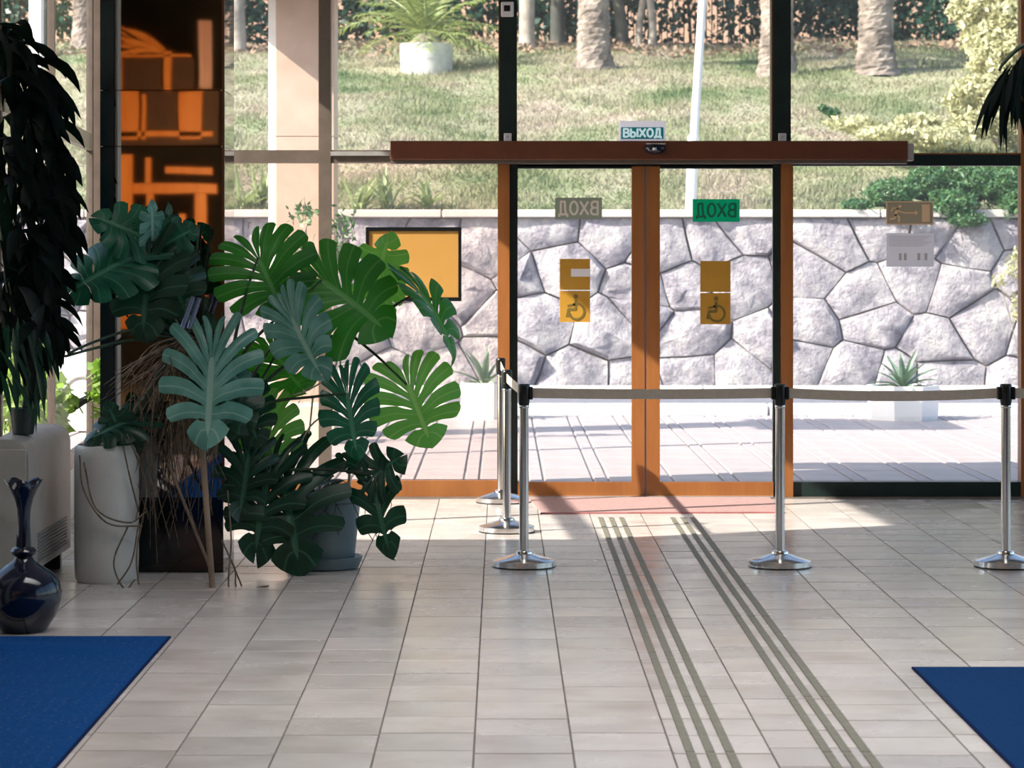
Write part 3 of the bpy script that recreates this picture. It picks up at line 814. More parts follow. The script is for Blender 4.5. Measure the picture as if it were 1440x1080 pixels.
M['agave'] = leaf_mat('agave', (92, 120, 104), (140, 164, 140), (120, 150, 100), tmix=.15)
def planter(px, py_base, wpx, hpx, label, seed, nleaf=16, L=.55):
    d = DF(py_base)+.3; q = W(px, py_base, d); q.z = 0
    t = thing('octagonal_planter', label, 'planter', q)
    r = wpx*.5*d/F/math.cos(math.pi/8); h = hpx*d/F*1.02
    v = []; 
    prof = [(r*.93, -.012), (r*.96, h*.12), (r*1.0, h*.9), (r*1.0, h), (r*.9, h), (r*.88, h*.85)]
    mb = MB(); n = 8
    vs = [(q.x+rr_*math.cos(2*math.pi*(k+.5)/n), q.y+rr_*math.sin(2*math.pi*(k+.5)/n), z) for rr_, z in prof for k in range(n)]
    fs = [(i*n+k, i*n+(k+1) % n, (i+1)*n+(k+1) % n, (i+1)*n+k) for i in range(len(prof)-1) for k in range(n)]+[tuple(range(n))[::-1]]
    mb.add(vs, fs).build('tub', M['white_metal'], t)
    MB().lathe((q.x, q.y, 0), [(r*.86, h*.84), (r*.5, h*.88), (.01, h*.9)], 8, cap=False).build('soil', M['bark_dark'], t)
    r_ = random.Random(seed)
    for k in range(nleaf):
        a = 2*math.pi*k*.382+r_.uniform(-.2, .2); el = .25+1.15*(k/nleaf)
        blade((q.x, q.y, h*.88), (math.cos(a)*math.cos(el), math.sin(a)*math.cos(el), math.sin(el)), L*r_.uniform(.8, 1.1), .075, .9-.5*k/nleaf, n=7, wide=.3, fold=.5).build('leaf', M['agave'], t, smooth='all', fix=False)
    return t
planter(1270, 592, 96, 47, 'white octagonal planter with a grey green agave before the stone wall, right', 1, 20, .46)
planter(681, 591, 66, 50, 'white planter with a dark spiky agave left of the left door post', 2, 12, .50)
# big plain planter with a thin shrub by the pillar
q = W(437, 612, 24.6); q.z = 0; q.y = 23.0
t = thing('square_planter', 'beige box planter with a thin twiggy shrub in front of the marble pillar', 'planter', q)
xx = (432-CX)*23/F
M['beige'] = mat('beige_render', (206, 192, 178), (216, 203, 190), .7, scale=3)
MB().box((xx-.24, 22.78, -.01), (xx+.26, 23.25, .34), .012).build('tub', M['beige'], t)
mb = MB(); r_ = random.Random(2)
for k in range(12):
    mb.tube(bez([(xx+r_.uniform(-.15, .2), 23, .3), (xx+r_.uniform(-.2, .25), 23+r_.uniform(-.2, .2), 1.2), W(r_.uniform(405, 500), r_.uniform(275, 350), 23)], 4), .006, 4)
mb.build('twigs', M['bark'], t)
v = foliage_verts([hb(430, 300, 23, .16, .12), hb(480, 320, 23, .14, .18), hb(415, 345, 23, .1, .1), hb(480, 360, 23, .1, .12)], 300, .032, 3, shell=.1)-np.array(t.location)
link('foliage', raw_mesh('foliage', v, 4, M['juniper']), t)

# bent tube rail, white low wall and shrub beyond the side window
t = thing('hoop_rail', 'bent grey tube hoop outside the side window beside the black column', 'rail', (W(114, 560, 18.6).x, 18.6, 0))
arc = [W(92, 600, 18.6), W(91, 560, 18.6)]+[W(116-25*math.cos(a), 554-24*math.sin(a), 18.6) for a in np.linspace(.1, 3.04, 12)]+[W(141, 560, 18.6), W(141, 600, 18.6)]
arc[0].z = 0; arc[-1].z = 0
MB().tube(bez(arc, 3), .022, 10).build('hoop', M['alu'], t, smooth='all')
o = MB().box((-7.0, 24.5, 0), (-3.2, 24.75, .75), .01).build('wall_low', M['white_metal']); o['kind'] = 'structure'
bs = Vector((-3.6, 16.6, 0)); 
o = MB().box((-14, 10.8, -.3), (-2.78, 17.9, -.012)).build('terrace_floor', M['paver']); o['kind'] = 'structure'
M['shrub'] = leaf_mat('garden_shrub', (92, 126, 58), (156, 174, 96), (150, 190, 70), tmix=.45)
bush('garden_shrub', 'bright green leafy shrub outside the side window, low behind the dark hanging leaves', 'shrub',
     [hb(20, 560, 16.6, .26, .3), hb(60, 570, 16.4, .2, .25), hb(0, 490, 16.8, .25, .3), hb(40, 500, 16.8, .15, .2), hb(150, 545, 16.6, .12, .2)], 1500, .05, 'shrub', 4, bs, 0, 1.2, .3)
t = thing('metal_post', 'white square post outside the side window', 'post', (W(51, 300, 20.5).x, 20.5, 0))
q = t.location
MB().box((q.x-.05, 20.45, -.3), (q.x+.05, 20.55, 4.8), .004).build('post_shaft', M['white_metal'], t)
MB().box((q.x-.09, 20.41, -.3), (q.x+.09, 20.59, .02), .004).build('post_foot', M['white_metal'], t)
#INTERIOR

# ================================================================== inside the lobby
M['granite'] = mat('black_granite', (10, 12, 14), (20, 22, 24), .08, scale=30)
m_, nt_, p_ = new_mat('bronze_mirror'); p_.inputs['Metallic'].default_value = 1; p_.inputs['Roughness'].default_value = .02
p_.inputs['Base Color'].default_value = (.42, .40, .38, 1)
nz_ = noise(nt_, 2.2, 1, .4); bp_ = nt_.nodes.new('ShaderNodeBump'); bp_.inputs['Distance'].default_value = .0008; bp_.inputs['Strength'].default_value = .35
nt_.links.new(nz_.outputs['Fac'], bp_.inputs['Height']); nt_.links.new(bp_.outputs[0], p_.inputs['Normal']); M['mirror'] = m_
M['teal_panel'] = mat('teal_black_panel', (16, 34, 38), (22, 44, 48), .2, scale=5)
M['wood_edge'] = mat('wood_edge', (96, 52, 30), (110, 62, 36), .4, scale=9)
M['wood'] = mat('orange_wood', (196, 116, 50), (214, 136, 66), .45, scale=6, stretch=(1, 1, .2))

# ------------------------------------------------------------------ black column
CYF = 13.45; cx0, cx1 = (141-CX)*CYF/F, (314-CX)*CYF/F; cs = (161-CX)*CYF/F
def cz(py): return H-(py-CY)*CYF/F
t = thing('mirror_column', 'black column clad in dark mirror panels with orange reflections, behind the plants', 'column', ((cx0+cx1)/2, CYF+.27, 0))
MB().box((cx0+.012, CYF+.012, .0), (cx1-.012, CYF+.53, CEIL-.01)).build('core', M['granite'], t)
zs = [0, cz(700), cz(206), cz(127), CEIL-.02]
for k in range(4):
    mm = 'granite' if k == 0 else 'mirror'; a, b = zs[k]+.002, zs[k+1]-.002
    MB().box((cs+.002, CYF, a), (cx1, CYF+.012, b)).build('front_panel', M[mm], t)
    MB().box((cx0, CYF-.004, a), (cs-.002, CYF+.012, b)).build('edge_panel', M['teal_panel'], t)
    MB().box((cx1-.012, CYF+.016, a), (cx1, CYF+.54, b)).build('side_panel', M[mm], t)
    MB().box((cx0, CYF+.016, a), (cx0+.012, CYF+.54, b)).build('side_panel', M[mm], t)
MB().box((cx1-.006, CYF-.006, zs[1]), (cx1+.006, CYF+.014, CEIL-.02)).build('corner_trim', M['wood_edge'], t)

# wood-framed reception wall behind the camera, seen only as reflection in the column
D2 = 2*CYF+5.1
def R2(px, py, y=-5.1): return Vector(((px-CX)*D2/F, y, H-(py-CY)*D2/F))
def rbox(x0, x1, y0, y1, nm, par, mm='wood', dep=.10, yy=-5.1):
    a, b = R2(x0, y0), R2(x1, y1)
    return MB().box((a.x, yy-dep, b.z), (b.x, yy, a.z), .006).build(nm, M[mm], par)
sc_ = thing('wooden_screen', 'orange wooden screen behind the viewer, seen only reflected in the dark column', 'screen', (-4.0, -5.1, 0))
rbox(165, 187, 218, 312, 'post', sc_, yy=-5.04); rbox(204, 212, 222, 262, 'slat', sc_); rbox(187, 306, 259, 273, 'beam', sc_); rbox(274, 290, 273, 640, 'post', sc_)
rbox(206, 216, 273, 318, 'slat', sc_); rbox(232, 300, 236, 246, 'shelf', sc_); rbox(165, 216, 424, 462, 'board', sc_); rbox(252, 262, 300, 350, 'slat', sc_)
rbox(164, 194, 128, 196, 'board', sc_); rbox(198, 204, 132, 196, 'slat', sc_); rbox(252, 284, 128, 196, 'board', sc_); rbox(164, 300, 184, 192, 'rail', sc_)
rbox(164, 171, 76, 126, 'slat', sc_); rbox(231, 241, 72, 126, 'post', sc_); rbox(160, 268, 76, 80, 'rail', sc_)
M['dim_board'] = mat('dim_board', (52, 26, 12), (66, 36, 18), .6, scale=5, stretch=(4, 1, 1))
rbox(160, 306, 126, 204, 'back_board', sc_, 'dim_board', .04, -5.24); rbox(160, 270, 80, 126, 'back_board', sc_, 'dim_board', .04, -5.26)
M['curtain'] = mat('curtain', (196, 150, 146), (220, 190, 190), .8, scale=3, stretch=(6, 1, .2))
ct = thing('curtain', 'pinkish curtain behind the viewer, reflected at the top right of the dark column', 'curtain', (R2(290, 0).x, -5.4, 0))
rbox(276, 294, 26, 124, 'cloth', ct, 'curtain', .05, -5.3)

dp = thing('orange_palm_leaves', 'dry orange-lit palm leaves on the wooden screen, reflected high in the dark column', 'plant', R2(240, 76, -5.1))  # orange light on these leaves is put in by the wood colour
r_ = random.Random(8)
for k in range(20):
    b_ = R2(238-r_.uniform(0, 30), 76-r_.uniform(0, 6), -5.1)
    blade(b_, (-1, r_.uniform(-.2, .2), r_.uniform(.15, .9)), r_.uniform(.35, .75), .05, r_.uniform(.2, 1.2), side=(0.2, -.3, 1), n=6).build('leaf', M['wood'], dp, smooth='all', fix=False)

# ------------------------------------------------------------------ radiator casing, white cylinder planter, vase
M['casing'] = mat('casing_white', (136, 133, 127), (150, 146, 140), .45, scale=4)  # grey includes the drooping plant's shade, painted into the casing colour
M['louver'] = mat('louver_grey', (120, 120, 118), None, .5)
t = thing('radiator_casing', 'grey white radiator casing with rounded top along the side window', 'radiator', (-2.33, 13.1, 0))
prof = [(-2.247, .10)]+[(-2.247-.09+.09*math.cos(a), .655+.09*math.sin(a)) for a in np.linspace(0, math.pi/2, 8)]+[(-2.405, .745), (-2.405, .10)]
def casing(y0, y1, grow=0.0):
    n = len(prof); vs = [(x-(.06*(y-12.5) if x < -2.3 and i >= 8 else 0), y, z) for y in (y0, y1) for i, (x, z) in enumerate(prof)]
    return MB().add(vs, [tuple(range(n)), tuple(range(n, 2*n))[::-1]]+[(i, i+n, (i+1) % n+n, (i+1) % n) for i in range(n)])
casing(12.5, 13.72).build('casing', M['casing'], t, smooth=True)
MB().box((-2.40, 12.488, .11), (-2.255, 12.499, .70), .004).build('end_panel', M['casing'], t)
for k in range(9):
    MB().box((-2.2475, 12.75, .13+k*.017), (-2.241, 13.60, .138+k*.017)).build('louver', M['louver'], t)
for y in (12.6, 13.6): MB().box((-2.38, y, 0), (-2.28, y+.05, .10)).build('foot', M['frame_dark'], t)

M['ceramic_white'] = mat('white_ceramic', (180, 180, 178), (194, 194, 190), .35, scale=5)
M['soil'] = mat('potting_soil', (36, 30, 26), (56, 46, 38), .95, scale=30, bump=.01, bscale=60)
cpx, cpy, cr = (150-CX)*13.1/F, 13.1, .160
cl = thing('climbing_monstera', 'old climbing monstera with brown aerial roots in a tall white cylinder pot, before the column', 'plant', (cpx, cpy, 0))
MB().lathe((cpx, cpy, 0), [(cr*.90, 0), (cr*.97, .02), (cr, .12), (cr, .62), (cr*.97, .665), (cr*.90, .68), (cr*.86, .66), (cr*.85, .60)], 40).build('pot', M['ceramic_white'], cl, smooth=True)
MB().lathe((cpx, cpy, .595), [(cr*.85, 0), (cr*.5, .02), (.005, .025)], 24, cap=False).build('soil', M['soil'], cl, smooth='all')

M['vase'] = mat('midnight_glaze', (10, 18, 34), (16, 28, 48), .12, scale=4)
vx, vy = (32-CX)*11.3/F, 11.32
t = thing('floor_vase', 'dark blue glazed long-necked floor vase with a petal rim, beside the blue carpet', 'vase', (vx, vy, 0))
pr = [(.080, 0), (.098, .008), (.140, .07), (.160, .13), (.164, .17), (.154, .215), (.12, .255), (.075, .285), (.046, .305), (.036, .325)]
MB().lathe((vx, vy, 0), pr, 44).build('body', M['vase'], t, smooth=True)
MB().lathe((vx, vy, 0), [(.036, .322), (.052, .334), (.055, .346), (.048, .358), (.034, .366)], 36).build('neck_ring', M['vase'], t, smooth=True)
mb = MB(); n = 48; vs = []; fs = []
npf = [(.033, .362), (.029, .42), (.027, .48), (.030, .53), (.040, .575), (.055, .61), (.072, .64), (.066, .632), (.046, .60), (.030, .55), (.022, .50)]
for i, (r, z) in enumerate(npf):
    for k in range(n):
        a = 2*math.pi*k/n; w = max(0, (z-.55)/.09)
        pe = abs(math.cos(a*2.5+.6))
        vs.append((vx+(r+.012*w*pe)*math.cos(a), vy+(r+.012*w*pe)*math.sin(a), z+w*(.03*pe-.012)))
for i in range(len(npf)-1):
    for k in range(n): fs.append((i*n+k, i*n+(k+1) % n, (i+1)*n+(k+1) % n, (i+1)*n+k))
mb.add(vs, fs).build('neck', M['vase'], t, smooth='all')

# ------------------------------------------------------------------ carpets, mat, guide strips
def carpet_mat(name, c1, c2, dots=None, scale=60):
    m, nt, p = new_mat(name); p.inputs['Roughness'].default_value = .95; p.inputs['Specular IOR Level'].default_value = .1
    n = noise(nt, scale, 4, .7); r = ramp_of(nt, n.outputs['Fac'], [(.3, rgb(*c1)), (.7, rgb(*c2))]); col = r.outputs[0]
    if dots:
        vo = nt.nodes.new('ShaderNodeTexVoronoi'); vo.inputs['Scale'].default_value = 22; vo.inputs['Randomness'].default_value = .35
        tc = nt.nodes.new('ShaderNodeTexCoord'); nt.links.new(tc.outputs['Object'], vo.inputs['Vector'])
        rd = ramp_of(nt, vo.outputs['Distance'], [(.08, (1, 1, 1, 1)), (.14, (0, 0, 0, 1))])
        mx = nt.nodes.new('ShaderNodeMix'); mx.data_type = 'RGBA'; nt.links.new(rd.outputs[0], mx.inputs[0]); nt.links.new(col, mx.inputs[6]); mx.inputs[7].default_value = rgb(*dots); col = mx.outputs[2]
    nt.links.new(col, p.inputs['Base Color'])
    b = nt.nodes.new('ShaderNodeBump'); b.inputs['Distance'].default_value = .003; nt.links.new(n.outputs['Fac'], b.inputs['Height']); nt.links.new(b.outputs[0], p.inputs['Normal'])
    return m
M['carpet_l'] = carpet_mat('blue_carpet_dotted', (4, 54, 108), (8, 68, 126), (70, 88, 120))
M['carpet_r'] = carpet_mat('blue_carpet_plain', (2, 44, 86), (6, 54, 102))
M['carpet_edge'] = carpet_mat('carpet_binding', (6, 22, 60), (10, 30, 74))
def carpet(nm, x0, x1, y0, y1, mm, lab, ripple=0):
    t = thing(nm, lab, 'carpet', ((x0+x1)/2, (y0+y1)/2, 0))
    nx_, ny_ = 24, 90; vs = []; fs = []
    for j in range(ny_+1):
        for i in range(nx_+1):
            x = x0+(x1-x0)*i/nx_; y = y0+(y1-y0)*j/ny_
            z = .009+ripple*math.exp(-((y-(10.72-.05*(x+1.4)))/.13)**2)*min(1, max(0, (-1.45-x)/.5))
            vs.append((x, y, z))
    for j in range(ny_):
        for i in range(nx_): a = j*(nx_+1)+i; fs.append((a, a+1, a+nx_+2, a+nx_+1))
    MB().add(vs, fs).build('pile', M[mm], t, smooth='all')
    MB().box((x0-.008, y0-.008, .0005), (x1+.008, y1+.008, .008)).build('binding', M['carpet_edge'], t)
carpet('carpet', -2.30, -1.405, 4.5, 11.12, 'carpet_l', 'blue carpet with pale dots running into the picture at the lower left', .03)
carpet('carpet', 1.612, 4.6, 4.5, 10.28, 'carpet_r', 'plain deep blue carpet in the lower right corner')
M['door_mat'] = carpet_mat('faded_red_mat', (158, 128, 126), (180, 150, 146), None, 40)
t = thing('door_mat', 'thin faded red mat on the floor in front of the sliding doors', 'mat', (1.0, 17.1, 0))
MB().prism([(.255, 16.55, .0005), (1.78, 16.60, .0005), (1.80, 17.66, .0005), (.18, 17.66, .0005)], (0, 0, .006)).build('pile', M['door_mat'], t)
MB().prism([(.245, 16.54, .0003), (1.79, 16.59, .0003), (1.785, 16.62, .0003), (.25, 16.57, .0003)], (0, 0, .008)).build('hem', mat('mat_hem', (150, 92, 92), (166, 108, 106), .9), t)

M['strip'] = mat('guide_strip', (112, 108, 94), (128, 124, 108), .6, scale=12, bump=.0006, bscale=200)
def guide(x0, xs_, lab):
    t = thing('guide_strip', lab, 'tactile strip', (x0, 12, 0))
    ys = [16.31, 16.09]+[16.09-1.08*k for k in range(1, 9)]
    me = {}
    for xa, xb in xs_:
        for a, b in zip(ys, ys[1:]):
            k = round(a-b, 3), round(xb-xa, 3)
            if k not in me:
                w, l = k[1], k[0]
                me[k] = MB().box((-w/2, -l/2+.006, .0004), (w/2, l/2-.006, .0045), .0012).mesh('strip', M['strip'])
            o = link('strip', me[k], t); o.location = ((xa+xb)/2-x0, (a+b)/2-12, 0)
guide(.66, [(.598, .628), (.663, .693), (.727, .757)], 'left triple grey tactile guide strip leading across the tiles to the doors')
guide(1.12, [(1.043, 1.073), (1.106, 1.136), (1.168, 1.198)], 'right triple grey tactile guide strip leading across the tiles to the doors')

# ------------------------------------------------------------------ belt barrier posts
M['chrome'] = mat('chrome', (222, 220, 218), None, .17, 1)
M['black_plastic'] = mat('black_plastic', (14, 18, 20), (20, 24, 26), .3, scale=8)
M['belt'] = mat('belt_taupe', (190, 178, 162), (200, 188, 172), .7, scale=30)
def stanchion(x, y, lab, cassette=()):
    t = thing('barrier_post', lab, 'barrier post', (x, y, 0), 'belt barrier posts')
    MB().lathe((x, y, 0), [(.158, .004), (.163, .0045), (.163, .034), (.1612, .0352), (.10, .053), (.046, .070), (.044, .080), (.036, .084), (.0265, .086)], 48).build('base', M['chrome'], t, smooth=True)
    MB().lathe((x, y, 0), [(.160, 0), (.1646, .0005), (.1646, .0075), (.160, .008)], 48).build('dark_ring', M['black_plastic'], t, smooth=True)  # black ring around the bottom of the base
    MB().lathe((x, y, 0), [(.0245, .06), (.0245, .845)], 28).build('pole', M['chrome'], t, smooth=True)
    MB().lathe((x, y, 0), [(.0255, .838), (.0275, .845), (.031, .87), (.0315, .935), (.0305, .947), (.026, .952), (.02, .953)], 28).build('head', M['black_plastic'], t, smooth=True)
    MB().lathe((x, y, 0), [(.0262, .828), (.0275, .832), (.0275, .838), (.0262, .842)], 28).build('collar', M['chrome'], t, smooth=True)
    for dx, dy in cassette:
        MB().box((x+dx*.036-.010-.012*abs(dy), y+dy*.036-.010-.012*abs(dx), .872), (x+dx*.036+.010+.012*abs(dy), y+dy*.036+.010+.012*abs(dx), .938), .003).build('clip', M['black_plastic'], t)
    return t
def belt(par, p, q, sag=.0):
    p, q = Vector(p), Vector(q); n = 12; d = (q-p); sd_ = Vector((-d.y, d.x, 0)).normalized()*.0012; vs = []; fs = []
    for i in range(n+1):
        u = i/n; c_ = p.lerp(q, u)-Vector((0, 0, 4*sag*u*(1-u)))
        vs += [c_+sd_+Vector((0, 0, .026)), c_+sd_-Vector((0, 0, .026)), c_-sd_-Vector((0, 0, .026)), c_-sd_+Vector((0, 0, .026))]
    for i in range(n):
        for k in range(4): fs.append((i*4+k, i*4+(k+1) % 4, i*4+4+(k+1) % 4, i*4+4+k))
    fs += [(0, 1, 2, 3), (n*4+3, n*4+2, n*4+1, n*4)]
    MB().add(vs, fs).build('belt', M['belt'], par)
PS = {'a': (.118, 13.7), 'b': (.032, 15.46), 'c': (-.004, 17.33), 'd': (1.451, 13.7), 'e': (2.627, 13.7)}
sa = stanchion(*PS['a'], 'front barrier post at the left end of the long belt, nearest the left strip', ((1, 0), (0, 1)))
sb_ = stanchion(*PS['b'], 'middle barrier post of the row of three going back to the left door post', ((0, 1), (0, -1)))
sc3 = stanchion(*PS['c'], 'sunlit barrier post furthest back, right against the left door post', ((0, -1),))
sdd = stanchion(*PS['d'], 'barrier post standing in front of the right door post, beside the right guide strip', ((1, 0), (-1, 0)))
se = stanchion(*PS['e'], 'barrier post at the right picture edge with its base cut off', ((1, 0), (-1, 0)))
ZB_ = .905
belt(sa, (PS['a'][0]+.04, 13.7, ZB_), (PS['d'][0]-.04, 13.7, ZB_), .006)
belt(sdd, (PS['d'][0]+.04, 13.7, ZB_), (PS['e'][0]-.04, 13.7, ZB_), .016)
belt(sb_, (PS['b'][0], PS['b'][1]-.04, ZB_), (PS['a'][0], 13.74, ZB_), .004)
belt(sc3, (PS['c'][0], PS['c'][1]-.04, ZB_), (PS['b'][0], PS['b'][1]+.04, ZB_), .004)
belt(se, (PS['e'][0]+.04, 13.7, ZB_), (3.9, 13.7, ZB_), .016)
MB().lathe((3.94, 13.7, 0), [(.150, .0), (.163, .006), (.163, .022), (.10, .040), (.034, .066), (.0245, .07), (.0245, .95)], 32).build('end_post', M['chrome'], se, smooth=True)

# ------------------------------------------------------------------ signs and small devices
FILM = ('paper', 'sign_grey', 'sign_green')
def plate(nm, lab, cat, px0, px1, py0, py1, yb, th, mm, group=None):
    a, b = W(px0, py0, yb), W(px1, py1, yb)
    t = thing(nm, lab, cat, (a+b)/2, group)
    if mm in FILM:      # printed film or paper: one sheet
        MB().add([(a.x, yb-th, b.z), (b.x, yb-th, b.z), (b.x, yb-th, a.z), (a.x, yb-th, a.z)], [(0, 1, 2, 3)]).build('panel', M[mm], t, fix=False)
    else: MB().box((a.x, yb-th, b.z), (b.x, yb, a.z), min(.001, th*.3)).build('panel', M[mm], t)
    return t
def stroke(t, pts, r, y, mm, nm='pictogram', closed=False):
    """flat line along pixel points"""
    P = [Vector((W(px, py, y).x, 0, W(px, py, y).z)) for px, py in pts]; r = r*y/F; mb = MB()
    for p, q in zip(P, P[1:]):
        y -= .00012; d = (q-p).normalized(); nn = Vector((-d.z, 0, d.x))*r; e = d*r*.4; off = Vector((0, y, 0))
        mb.prism([p-e+nn+off, q+e+nn+off, q+e-nn+off, p-e-nn+off], (0, -.0015, 0))
    return mb
def disc(mb, px, py, r, y, n=16):
    c_ = W(px, py, y); r = r*y/F
    mb.prism([(c_.x+r*math.cos(2*math.pi*k/n), y, c_.z+r*math.sin(2*math.pi*k/n)) for k in range(n)], (0, -.0015, 0)); return mb
LETTERS = {'В': ([[(0, 0), (0, 1)], [(0, 0), (.62, 0), (.85, .10), (.9, .24), (.85, .38), (.62, .48), (0, .48)], [(.62, .48), (.92, .58), (1, .74), (.92, .9), (.65, 1), (0, 1)]], .72),
           'Ы': ([[(0, 0), (0, 1)], [(0, .42), (.42, .42), (.60, .52), (.64, .70), (.60, .88), (.42, 1), (0, 1)], [(1, 0), (1, 1)]], .95),
           'Х': ([[(0, 0), (1, 1)], [(1, 0), (0, 1)]], .82),
           'О': ([[(.5+.5*math.cos(a), .5+.5*math.sin(a)) for a in np.linspace(0, 2*math.pi, 22)]], .78),
           'Д': ([[(.18, 1), (.3, .5), (.32, 0), (.82, 0), (.82, 1)], [(0, 1.16), (0, 1), (1, 1), (1, 1.16)]], .86)}
def put_text(t, body, px, py, y, hpx, mm, mirror=False, wpx=50, r=1.3):
    gap = .30; tot = sum(LETTERS[c][1] for c in body)+gap*(len(body)-1); k = wpx/tot; x = 0
    for c in body:
        ls, w = LETTERS[c]; mb = MB()
        for q_, pl in enumerate(ls):
            pts = [((x+u*w)*k-wpx/2, (v-.5)*hpx) for u, v in pl]
            m2 = stroke(t, [(px+(-a if mirror else a), py+b) for a, b in pts], r, y-.0009*q_, mm); mb.add(m2.v, m2.f)
        mb.build('letter', M[mm], t); x += w+gap
M['sign_white'] = mat('sign_white', (214, 212, 220), (222, 220, 228), .5, scale=3)
M['sign_teal'] = mat('sign_teal', (10, 112, 118), (16, 124, 128), .45, scale=3)
M['sign_green'] = mat('sign_green', (0, 160, 110), (8, 170, 120), .5, scale=3)
M['sign_green_d'] = mat('sign_green_letters', (4, 106, 78), None, .5)
M['sign_grey'] = mat('sign_grey', (132, 138, 118), (142, 147, 127), .5, scale=3)
M['sign_grey_l'] = mat('sign_grey_letters', (214, 204, 192), None, .5)
M['ochre'] = mat('ochre_vinyl', (176, 130, 40), (186, 140, 50), .5, scale=4)
M['ochre_dark'] = mat('ochre_pictogram', (112, 96, 44), None, .5)
M['board_ochre'] = mat('board_ochre', (180, 134, 64), (186, 140, 72), .5, scale=2)
M['paper'] = mat('paper', (232, 226, 230), (236, 231, 234), .7, scale=5)
def translucify(m, f, col):
    nt = m.node_tree; t = nt.nodes.new('ShaderNodeBsdfTranslucent'); t.inputs[0].default_value = rgb(*col); mx = nt.nodes.new('ShaderNodeMixShader'); mx.inputs[0].default_value = f
    nt.links.new(nt.nodes['Principled BSDF'].outputs[0], mx.inputs[1]); nt.links.new(t.outputs[0], mx.inputs[2]); nt.links.new(mx.outputs[0], nt.nodes['Material Output'].inputs[0])
translucify(M['paper'], .7, (246, 240, 244))
M['paper_mark'] = mat('paper_mark', (204, 196, 202), None, .7)
M['sign_olive'] = mat('sign_olive', (168, 158, 136), (176, 166, 144), .5, scale=3)
M['sign_tan'] = mat('sign_tan', (240, 205, 168), None, .5)
for k_, c_ in (('sign_grey', (150, 156, 134)), ('sign_green', (0, 190, 130))):
    translucify(M[k_], .6, c_)
def add_glow(key, col, e):
    p = M[key].node_tree.nodes['Principled BSDF']; p.inputs['Emission Color'].default_value = rgb(*col); p.inputs['Emission Strength'].default_value = e
M['sign_box'] = mat('sign_box', (222, 220, 228), None, .5); add_glow('sign_box', (210, 206, 220), .35)  # box glow is added, standing in for daylight through white plastic
M['lit_letter'] = mat('lit_letter', (214, 224, 230), None, .5); add_glow('lit_letter', (190, 228, 234), .42)
add_glow('sign_teal', (0, 120, 130), .22)

# exit sign standing on the door drive
a, b = W(871, 170, YF-.09), W(936, 198.8, YF-.09)
t = thing('exit_sign', 'white and teal lit-up ВЫХОД sign box standing on the brown door drive', 'sign', ((a.x+b.x)/2, YF-.09, b.z))
zt = fz(199.5)
MB().box((a.x, YF-.10, zt), (b.x, YF-.05, zt+(b.x-a.x)*.44), .004).build('box', M['sign_box'], t)
ya = YF-.1005
a, b = W(873.5, 179, ya), W(933, 195.5, ya)
MB().box((a.x, ya-.004, b.z), (b.x, ya, a.z), .001).build('face', M['sign_teal'], t)
put_text(t, 'ВЫХОД', 903.3, 186.8, ya-.0045, 11.0, 'lit_letter', False, 52, 1.45)
# mirrored entry signs (printed for people outside)
yd = YF+.0255
t = plate('entry_sign', 'grey ВХОД sign seen from behind on the left door leaf', 'sign', 780.5, 846.5, 278, 308, yd, .004, 'sign_grey')
put_text(t, 'ВХОД', 813.5, 292.5, yd-.0045, 18, 'sign_grey_l', True, 54, 1.5)
t = plate('entry_sign', 'green ВХОД sign seen from behind on the right door leaf', 'sign', 974, 1040, 280, 312, yd, .004, 'sign_green')
put_text(t, 'ВХОД', 1007, 295.5, yd-.0045, 18, 'sign_green_d', True, 54, 1.6)
for cxp, y0, lab, mm, mk in ((808.5, 364, 'left door leaf', 'ochre', True), (1006, 367, 'right door leaf', 'ochre', False)):
    t = plate('door_sticker', f'plain ochre square sticker, upper of the pair on the {lab}', 'sticker', cxp-21.3, cxp+21.3, y0, y0+43.6, yd, .002, mm)
    if mk:
        MB().box((W(803, 0, yd).x, yd-.004, W(0, 389, yd).z), (W(830, 0, yd).x, yd-.0024, W(0, 378, yd).z), .0008).build('reflection_patch', M['sign_white'], t)  # white patch painted in for a reflection on the sticker
    t = plate('door_sticker', f'ochre square sticker with a wheelchair symbol, lower of the pair on the {lab}', 'sticker', cxp-21.3, cxp+21.3, y0+45, y0+89, yd, .002, mm)
    ox, oy = cxp, y0+67; yy = yd-.0021
    mb = stroke(t, [(ox+2+11*math.cos(a_), oy+7+11*math.sin(a_)) for a_ in np.linspace(-2.0, 2.9, 16)], 1.5, yy, 'ochre_dark')
    m2 = stroke(t, [(ox+1, oy-9), (ox+1, oy+4), (ox-9, oy+4), (ox-11, oy+14)], 1.9, yy, 'ochre_dark'); mb.add(m2.v, m2.f)
    m2 = stroke(t, [(ox+1, oy-3), (ox-10, oy-1)], 1.5, yy, 'ochre_dark'); mb.add(m2.v, m2.f)
    disc(mb, ox+1, oy-14, 3.2, yy); mb.build('pictogram', M['ochre_dark'], t)
yw = YF+.0545
t = plate('escape_sign', 'olive escape sign with running figure, arrow and door on the right window', 'sign', 1246, 1312.5, 283, 316, yw, .003, 'sign_tan')
a, b = W(1247.6, 284.6, yw-.0031), W(1311, 314.4, yw-.0031)
MB().box((a.x, yw-.0045, b.z), (b.x, yw-.0031, a.z)).build('face', M['sign_olive'], t)
yy = yw-.0046
mb = disc(MB(), 1265.5, 290, 2.2, yy)
for pts, r in (([(1262.5, 293), (1259, 303)], 2.0), ([(1262.5, 293.5), (1256, 292.5), (1253.5, 297)], 1.0), ([(1263, 294), (1266, 298), (1270, 298.5)], 1.0), ([(1259, 302), (1258, 307), (1251.5, 308)], 1.3), ([(1260, 302), (1264.5, 305), (1264, 312)], 1.3)):
    m2 = stroke(t, pts, r, yy, 'sign_tan'); mb.add(m2.v, m2.f)
mb.build('running_figure', M['sign_tan'], t)
